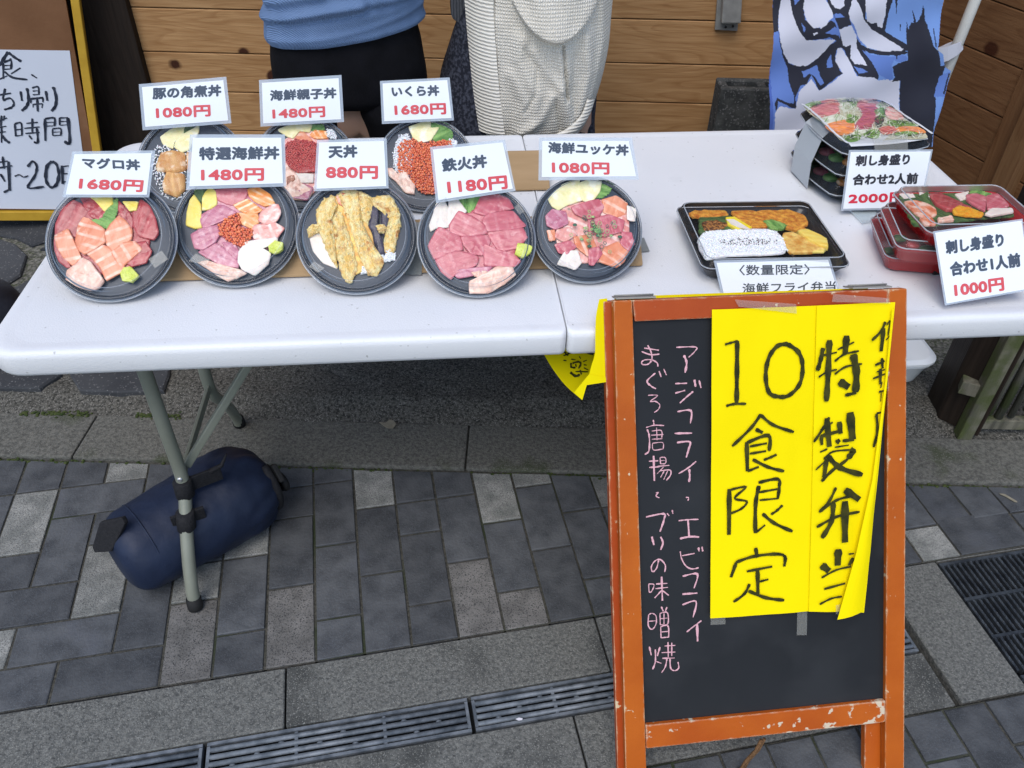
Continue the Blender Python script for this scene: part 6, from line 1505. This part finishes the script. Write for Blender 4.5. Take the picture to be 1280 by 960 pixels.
vs = []; fs = []
for i, (x, a, b_) in enumerate(P):
    off = [0, -.004, -.006, -.002, .012, .026][i]; vs += [Yp(BY-.022+off).hit(x, a), Yp(BY-.022+off).hit(x, b_)]
for i in range(len(P)-1): fs.append((2*i, 2*i+1, 2*i+3, 2*i+2))
P2 = [(1201, 48, 57), (1185, 54, 62), (1172, 60, 66)]
k = len(vs)
for i, (x, a, b_) in enumerate(P2): vs += [Yp(BY+.012).hit(x, a), Yp(BY+.012).hit(x, b_)]
for i in range(2): fs.append((k+2*i, k+2*i+1, k+2*i+3, k+2*i+2))
o = MO('tie_loop', vs, fs, WCL, tB)
md = o.modifiers.new('s', 'SOLIDIFY'); md.thickness = .0012
# ================================================================ people
def skin(name, nodes, edges, m, parent, levels=2, root=0):
    """nodes: (x, y, z, rx, ry)"""
    me = bpy.data.meshes.new(name); me.from_pydata([n[:3] for n in nodes], edges, []); o = bpy.data.objects.new(name, me); COL.objects.link(o)
    sm = o.modifiers.new('skin', 'SKIN'); 
    for i, n in enumerate(nodes): me.skin_vertices[0].data[i].radius = (n[3], n[4])
    me.skin_vertices[0].data[root].use_root = True
    sb = o.modifiers.new('sub', 'SUBSURF'); sb.levels = levels; sb.render_levels = levels
    dg = bpy.context.evaluated_depsgraph_get(); ev = o.evaluated_get(dg); em = bpy.data.meshes.new_from_object(ev)
    vs = [v.co.copy() for v in em.vertices]; fs = [tuple(p.vertices) for p in em.polygons]
    bpy.data.objects.remove(o); bpy.data.meshes.remove(em)
    return MO(name, vs, fs, m, parent, True)
SKIN = mat('skin', (.50, .30, .21), (.56, .35, .25), 10, .5, sss=.1); HAIR = mat('black hair', (.012, .010, .009), (.03, .022, .018), 40, .4, st=(20, 20, 1))
def body_nodes(x, y, dx1, dx2, lean=0):
    """pelvis root; legs, torso, neck, head, arms folded behind the back with five-fingered hands"""
    n = [(x, y, .80, .13, .10), (x, y, .93, .125, .095), (x, y-.01, 1.08, .13, .10), (x, y, 1.24, .155, .10), (x, y+.01, 1.32, .08, .07), (x, y, 1.38, .048, .05), (x, y-.015, 1.44, .06, .07), (x, y-.02, 1.51, .075, .09), (x, y-.01, 1.58, .065, .075),
         (x-.09, y, .70, .08, .085), (x-.10-dx1, y, .42, .052, .055), (x-.10-dx1*1.3, y+.02, .13, .035, .038), (x-.10-dx1*1.3, y-.03, .075, .035, .03), (x-.10-dx1*1.3, y-.13, .065, .036, .022),
         (x+.09, y, .70, .08, .085), (x+.10+dx2, y, .42, .052, .055), (x+.10+dx2*1.3, y+.02, .13, .035, .038), (x+.10+dx2*1.3, y-.03, .075, .035, .03), (x+.10+dx2*1.3, y-.13, .065, .036, .022)]
    e = [(0, 1), (1, 2), (2, 3), (3, 4), (4, 5), (5, 6), (6, 7), (7, 8), (0, 9), (9, 10), (10, 11), (11, 12), (12, 13), (0, 14), (14, 15), (15, 16), (16, 17), (17, 18)]
    for s in (-1, 1):
        k = len(n); n += [(x+s*.17, y+.01, 1.29, .05, .05), (x+s*.215, y+.06, 1.10, .038, .038), (x+s*.20, y+.10, 1.02, .033, .034), (x+s*.09, y+.165, .97, .024, .026), (x+s*.045, y+.175, .955, .024, .014), (x+s*.005, y+.18, .945, .026, .013)]
        e += [(3, k), (k, k+1), (k+1, k+2), (k+2, k+3), (k+3, k+4), (k+4, k+5)]
        for f, (dz, L) in enumerate([(.022, .036), (.008, .040), (-.007, .037), (-.020, .030)]):
            j = len(n); n += [(x-s*.018, y+.184, .945+dz, .0085, .0085), (x-s*(.018+L*.6), y+.192, .938+dz, .008, .008), (x-s*(.018+L), y+.188, .932+dz, .007, .007)]; e += [(k+5, j), (j, j+1), (j+1, j+2)]
        j = len(n); n += [(x+s*.03, y+.19, .985, .010, .010), (x+s*.008, y+.196, 1.0, .008, .008)]; e += [(k+4, j), (j, j+1)]
    return n, e
def ringloft(name, rings, m, parent, nseg=64, fold=0, seed=0, cap=True, close=True, fn=None, per=7):
    """rings: (cx, cy, z, rx, ry, tiltx) elliptical sections with cloth folds"""
    R = []
    dense = catmull(rings, per*(len(rings)-1), closed=False)
    for q in dense:
        cx, cy, z, rx, ry = q[:5]; tx = q[5] if len(q) > 5 else 0; ring = []
        for k in range(nseg):
            a = 2*math.pi*k/nseg; c, s = math.cos(a), math.sin(a)
            f = 1+fold*(noise.noise(V(c*2.2+seed, s*2.2, z*9))+.5*noise.noise(V(c*5+seed, s*5, z*16)))
            p = V(cx+rx*c*f, cy+ry*s*f, z+tx*c)
            if fn: p = fn(p, a, z)
            ring.append(p)
        R.append(ring)
    vs, fs = loft(R, cap); return MO(name, vs, fs, m, parent, True)
def knit(name, c1, c2, rib, rs, cell=None, lo=(.7, .7, .7), bd=.0025):
    m = mat(name, c1, c2, 6, .95, 0, spec=.1, contrast=(.3, .7)); nt = m.node_tree; L = nt.links.new; b = nt.nodes['Principled BSDF']; tc = [n for n in nt.nodes if n.type == 'TEX_COORD'][0]
    w = nt.nodes.new('ShaderNodeTexWave'); w.bands_direction = rib; w.inputs['Scale'].default_value = rs; w.inputs['Distortion'].default_value = 1.3; w.inputs['Detail Scale'].default_value = 3; L(tc.outputs['Object'], w.inputs['Vector'])
    h = w.outputs['Fac']
    if cell:
        w2 = nt.nodes.new('ShaderNodeTexWave'); w2.bands_direction = 'X' if rib == 'Z' else 'Z'; w2.inputs['Scale'].default_value = cell; w2.inputs['Distortion'].default_value = 3.0; w2.inputs['Detail Scale'].default_value = 4; L(tc.outputs['Object'], w2.inputs['Vector'])
        mm = nt.nodes.new('ShaderNodeMath'); mm.operation = 'MULTIPLY'; L(w.outputs['Fac'], mm.inputs[0]); L(w2.outputs['Fac'], mm.inputs[1]); h = mm.outputs[0]
    bp = nt.nodes.new('ShaderNodeBump'); bp.inputs['Strength'].default_value = 1; bp.inputs['Distance'].default_value = bd; L(h, bp.inputs['Height']); L(bp.outputs[0], b.inputs['Normal'])
    src = b.inputs['Base Color'].links[0].from_socket; mx = nt.nodes.new('ShaderNodeMix'); mx.data_type = 'RGBA'; mx.blend_type = 'MULTIPLY'
    cr = nt.nodes.new('ShaderNodeValToRGB'); cr.color_ramp.elements[0].position = 0; cr.color_ramp.elements[0].color = (*lo, 1); cr.color_ramp.elements[1].position = .5; cr.color_ramp.elements[1].color = (1, 1, 1, 1); L(h, cr.inputs[0])
    mx.inputs[0].default_value = 1; L(src, mx.inputs[6]); L(cr.outputs[0], mx.inputs[7]); L(mx.outputs[2], b.inputs['Base Color']); return m
BLUEK = knit('light blue fine knit', (.15, .24, .41), (.19, .285, .47), 'DIAGONAL', 120, lo=(.85, .86, .9), bd=.0015)
TROU = mat('black trousers', (.003, .003, .004), (.006, .006, .008), 20, .9, .3, 200, spec=.15)
CREAM = knit('cream chunky knit', (.72, .69, .61), (.80, .77, .69), 'Z', 42, 55, lo=(.76, .74, .70))
CREAMR = knit('cream ribbed border', (.72, .69, .61), (.78, .75, .67), 'Z', 38, lo=(.84, .82, .78), bd=.0016)
DENIM = mat('dark patterned skirt', (.010, .012, .020), (.05, .055, .075), 130, .9, .3, 300, contrast=(.45, .6))
GREYQ = mat('grey quilted cloth', (.035, .038, .045), (.07, .075, .085), 45, .85, .6, 60, wave=(2, 2))
# --- person in the blue sweater
PY = 1.01
x1 = Yp(.93).hit(436, 90).x
p1 = thing('person', (x1, PY, .035), 'person in a light blue knitted sweater and black trousers standing behind the table', 'person')
n_, e_ = body_nodes(x1, PY, .03, .05); skin('body', n_, e_, SKIN, p1)
def hemx(px, y=.93): return Yp(y).hit(px, 90).x
xl, xr_ = hemx(333), hemx(533)
hw = (xr_-xl)/2; xm = (xl+xr_)/2
ringloft('trousers', [(xm, PY, .985, hw*.80, .105), (xm, PY, .93, hw*.88, .115), (xm, PY, .86, hw*.97, .125), (xm, PY, .80, hw*1.0, .125), (xm, PY, .765, hw*1.0, .12), (xm, PY, .745, hw*.97, .105)], TROU, p1, fold=.03)
tr = [c for c in p1.children if c.name.startswith('trousers')][0]
lx = lambda px, py, y=.95: Yp(y).hit(px, py)
xi_l, xi_r = lx(431, 140).x, lx(448, 145).x
a, b_ = (xl+xi_l)/2, (xr_+xi_r)/2; wl_, wr_ = (xi_l-xl)/2, (xr_-xi_r)/2
ringloft('trouser_leg', [(a, PY, .80, wl_*.97, .105), (a, PY, .74, wl_*1.0, .115), (a, PY, .69, wl_*1.0, .112), (a-.004, PY, .62, wl_*.96, .10), (a-.01, PY, .42, .072, .078), (a-.012, PY+.01, .22, .062, .068), (a-.012, PY+.01, .115, .06, .066)], TROU, tr, fold=.04, seed=3)
ringloft('trouser_leg', [(b_-.012, PY, .80, wr_*1.0, .105), (b_-.012, PY, .74, wr_*1.05, .115), (b_, PY, .69, wr_*1.0, .112), (b_+.012, PY, .62, wr_*.95, .10), (b_+.03, PY, .42, .072, .078), (b_+.04, PY+.01, .22, .062, .068), (b_+.045, PY+.01, .115, .06, .066)], TROU, tr, fold=.04, seed=8)
for s_, xx in ((-1, a-.012), (1, b_+.045)):
    vs, fs = loft([rr3(V(xx, PY-.035, .036), q, w, .03, z) for q, w, z in [(.045, .125, 0), (.048, .128, .02), (.046, .122, .045), (.038, .095, .075), (.03, .06, .09)]]); MO('shoe', vs, fs, RUB, p1, True)
def segd(px, pz, l):
    best = 9
    for (ax, az), (bx_, bz) in zip(l, l[1:]):
        dx, dz = bx_-ax, bz-az; t = max(0, min(1, ((px-ax)*dx+(pz-az)*dz)/(dx*dx+dz*dz+1e-9))); best = min(best, math.hypot(px-ax-dx*t, pz-az-dz*t))
    return best
def pz(px, py, y=.87): v = Yp(y).hit(px, py); return (v.x, v.z)
SWF = [([pz(*p) for p in l], h, w) for l, h, w in [([(325, 34), (345, 30), (375, 22), (410, 12), (450, 6)], .016, .012), ([(330, 12), (360, 2), (400, -8)], .012, .012), ([(470, 2), (500, 6), (528, 0)], .008, .012),
      ([(345, 38), (400, 26), (460, 14), (520, 8)], -.006, .008), ([(332, 62), (400, 50), (460, 38), (525, 22)], .004, .008), ([(360, -18), (420, -14), (480, -20)], .012, .014)]]
def swf(p, a, z):
    # hem sits lower on the viewer's left; a roll of cloth above it
    k = max(0, 1-(z-.90)/.10); p.z -= .028*k*(-(p.x-xm)/hw)*-1 if False else -(.026*k*((p.x-xm)/hw)); 
    f = math.sin((p.x-xm)*9+z*70+.8)*.002
    if p.y < PY: f += sum(h*math.exp(-(segd(p.x, p.z, l)/w)**2) for l, h, w in SWF)
    d = V(p.x-xm, p.y-PY, 0).normalized(); return p+d*f
ringloft('sweater', [(xm, PY, .905, hw*1.0, .128), (xm, PY, .915, hw*1.02, .136), (xm, PY, .935, hw*1.0, .140), (xm, PY, .965, hw*.98, .148), (xm, PY, 1.01, hw*.97, .150), (xm, PY, 1.10, hw*.95, .140), (xm, PY, 1.24, hw*1.0, .135), (xm, PY, 1.31, hw*.85, .11), (xm, PY, 1.36, .075, .075)], BLUEK, p1, 200, fold=.03, fn=swf, cap=False, per=12)
for s in (-1, 1):
    ringy = [(xm+s*.165, PY+.01, 1.29, .062), (xm+s*.212, PY+.04, 1.18, .056), (xm+s*.218, PY+.065, 1.08, .054), (xm+s*.205, PY+.09, 1.01, .052), (xm+s*.13, PY+.15, .985, .042), (xm+s*.08, PY+.17, .97, .034)]
    q = catmull(ringy, 30, closed=False); g = G(); g.tube([r[:3] for r in q], [r[3] for r in q], 20); g.obj('sleeve', BLUEK, p1, True)
q = G(); q.ball((x1, PY-.005, 1.53), .105, (.88, 1.0, 1.1), 24, 16); q.obj('hair', HAIR, p1, True)
# --- person in the cream cardigan
PY2 = 1.03
x2 = Yp(.93).hit(672, 60).x
p2 = thing('person', (x2, PY2, .035), 'person wrapped in a cream chunky knit cardigan standing behind the table', 'person')
n_, e_ = body_nodes(x2, PY2, .01, .01); skin('body', n_, e_, SKIN, p2)
xs0 = Yp(.99).hit(571, 110).x
ringloft('skirt', [(x2-.01, PY2+.02, 1.0, .14, .11), (x2-.02, PY2+.02, .86, .185, .12), (x2-.035, PY2+.02, .74, .205, .125), (x2-.05, PY2+.02, .62, .225, .13), (x2-.05, PY2+.02, .40, .225, .14)], DENIM, p2, fold=.04, seed=2)
for s in (-1, 1):
    ringloft('stocking', [(x2+s*.09, PY2, .44, .058, .062), (x2+s*.09, PY2, .25, .052, .056), (x2+s*.09, PY2+.01, .12, .042, .048)], TROU, p2, 24)
    vs, fs = loft([rr3(V(x2+s*.09, PY2-.035, .036), q, w, .03, z) for q, w, z in [(.042, .12, 0), (.045, .122, .02), (.043, .115, .045), (.036, .09, .075), (.03, .055, .09)]]); MO('shoe', vs, fs, RUB, p2, True)
# cardigan: hanging front
CB = PY2-.02
def cw(px, py, y): return Yp(y).hit(px, py)
yf_ = .86
L0, R0 = cw(584, 30, CB-.03).x, cw(762, 40, CB-.01).x; cx0 = (L0+R0)/2; hw2 = (R0-L0)/2
def pt(px, py, y=.875): v = Yp(y).hit(px, py); return (v.x, v.z)
FOLDS = [([(652, 50), (648, 75), (660, 100), (672, 118), (668, 145), (660, 175)], .013, .016), ([(700, 58), (706, 90), (704, 120), (712, 150), (716, 175)], .020, .018), ([(668, 62), (680, 85), (700, 110)], .008, .010),
         ([(640, 95), (655, 125), (648, 175)], .011, .015), ([(735, 50), (738, 95), (728, 140), (720, 170)], .018, .016), ([(622, 30), (626, 90), (630, 175)], .006, .012), ([(690, 120), (676, 150), (650, 165)], .010, .012),
         ([(756, -20), (758, 60), (748, 110), (735, 150)], .008, .010)]
CREASE = [([(703, 57), (706, 90), (709, 125)], .022, .0035), ([(655, 60), (672, 84), (668, 118), (655, 140)], .006, .004), ([(694, 122), (700, 165)], .006, .004), ([(720, 70), (716, 120), (722, 165)], .006, .006)]
FOLDS = [([pt(*p) for p in l], h, w) for l, h, w in FOLDS]; CREASE = [([pt(*p) for p in l], -h, w) for l, h, w in CREASE]
def relief(x, z):
    h = 0
    for l, hh, w in FOLDS+CREASE:
        d = segd(x, z, l)
        if d < w*3: h += hh*math.exp(-(d/w)**2)
    return h+.004*noise.noise(V(x*16, z*8, 4))
def cardf(p, a, z):
    if p.y < CB: p.y -= relief(p.x, p.z)*min(1, (CB-p.y)/.06)
    return p
ringloft('cardigan', [(cx0-.022, CB+.0, .655, hw2*.78, .11), (cx0-.018, CB, .668, hw2*.84, .125), (cx0-.014, CB, .71, hw2*.91, .135), (cx0-.006, CB, .78, hw2*.97, .140), (cx0, CB, .86, hw2*1.0, .14), (cx0, CB, .95, hw2*1.0, .14), (cx0, CB, 1.05, hw2*1.0, .14), (cx0, CB, 1.2, hw2*.98, .14), (cx0, CB, 1.31, hw2*.85, .12), (cx0, CB, 1.38, .08, .08)], CREAM, p2, 260, fold=.006, fn=cardf, cap=False, per=16)
cd = [c for c in p2.children if c.name.startswith('cardigan')][0]
# ribbed front border: a thick vertical strip down the viewer's left
def surf_y(x, z, off=.012):
    k = (x-cx0)/(hw2*1.02); k = max(-.98, min(.98, k)); return CB-.14*math.sqrt(1-k*k)-off
def strip3(name, cl, w, m, par, th=.010, n=8, off=.010, wave=.0):
    cl = catmull(cl, 8*(len(cl)-1), closed=False); vs = []; fs = []
    for i, (x, z) in enumerate(cl):
        t = (V(*cl[min(i+1, len(cl)-1)], 0)-V(*cl[max(i-1, 0)], 0)).normalized(); nx, nz = -t.y, t.x
        for k in range(n+1):
            q = (k/n-.5)*w; X, Z = x+nx*q, z+nz*q; prof = math.sqrt(max(0, 1-(2*k/n-1)**2))
            vs.append(V(X, surf_y(X, Z, off)-th*prof, Z))
    for i in range(len(cl)-1):
        for k in range(n): a = i*(n+1)+k; fs.append((a, a+1, a+n+2, a+n+1))
    return MO(name, vs, fs, m, par, True)
strip3('rib_border', [pt(612, -60), pt(601, 0), pt(602, 40), pt(606, 90), pt(610, 130), pt(616, 172)], .062, CREAMR, cd, .006, off=.006)
strip3('rib_hem', [pt(741, 128), pt(732, 148), pt(712, 164), pt(685, 174)], .024, CREAMR, cd, .006, off=.010)
# bulging drape above the waist: cloth bunched over the forearms
vs = []; fs = []
A3, B3 = pt(640, -10), pt(752, -10); nU, nV = 60, 50
for j in range(nV+1):
    for i in range(nU+1):
        u, v = i/nU, j/nV; x = A3[0]+(B3[0]-A3[0])*u; zb = pt(700, 54)[1]+(abs(u-.5)*2)**2.2*.085; z = zb+(1.10-zb)*v
        prof = (math.sqrt(v/.10) if v < .10 else 1-.62*(v-.10)/.9)*math.sin(math.pi*(.06+.88*u))**.6
        y = surf_y(x, z, -.012)-.062*prof-.003*math.sin(u*14+v*9)-.004*noise.noise(V(u*5, v*4, 2)); vs.append(V(x, y, z))
for j in range(nV):
    for i in range(nU): a = j*(nU+1)+i; fs.append((a, a+1, a+nU+2, a+nU+1))
MO('draped_front', vs, fs, CREAM, cd, True)
for s in (-1, 1):
    q = catmull([(cx0+s*.155, CB+.02, 1.30, .07), (cx0+s*.185, CB+.05, 1.18, .062), (cx0+s*.185, CB+.08, 1.08, .058), (cx0+s*.17, CB+.10, 1.02, .055), (cx0+s*.10, CB+.15, .99, .045)], 30, closed=False)
    g = G(); g.tube([r[:3] for r in q], [r[3] for r in q], 20); g.obj('sleeve', CREAM, cd, True)
q = G(); q.ball((x2, PY2-.005, 1.53), .105, (.88, 1.0, 1.1), 24, 16); q.obj('hair', HAIR, p2, True)
# grey quilted bag on her arm
gq = thing('shoulder_bag', (cx0-.19, CB+.05, .90), 'grey quilted bag showing behind the left edge of the cream cardigan', 'bag')
yq = 1.02; pq = [Yp(yq).hit(*p) for p in [(600, -40), (563, -30), (563.5, 18), (566, 24), (583, 36), (600, 44)]]
g = G(); g.prism(pq, (0, .07, 0)); bevel(fixn(g.obj('bag_body', GREYQ, gq)), .004, 2)
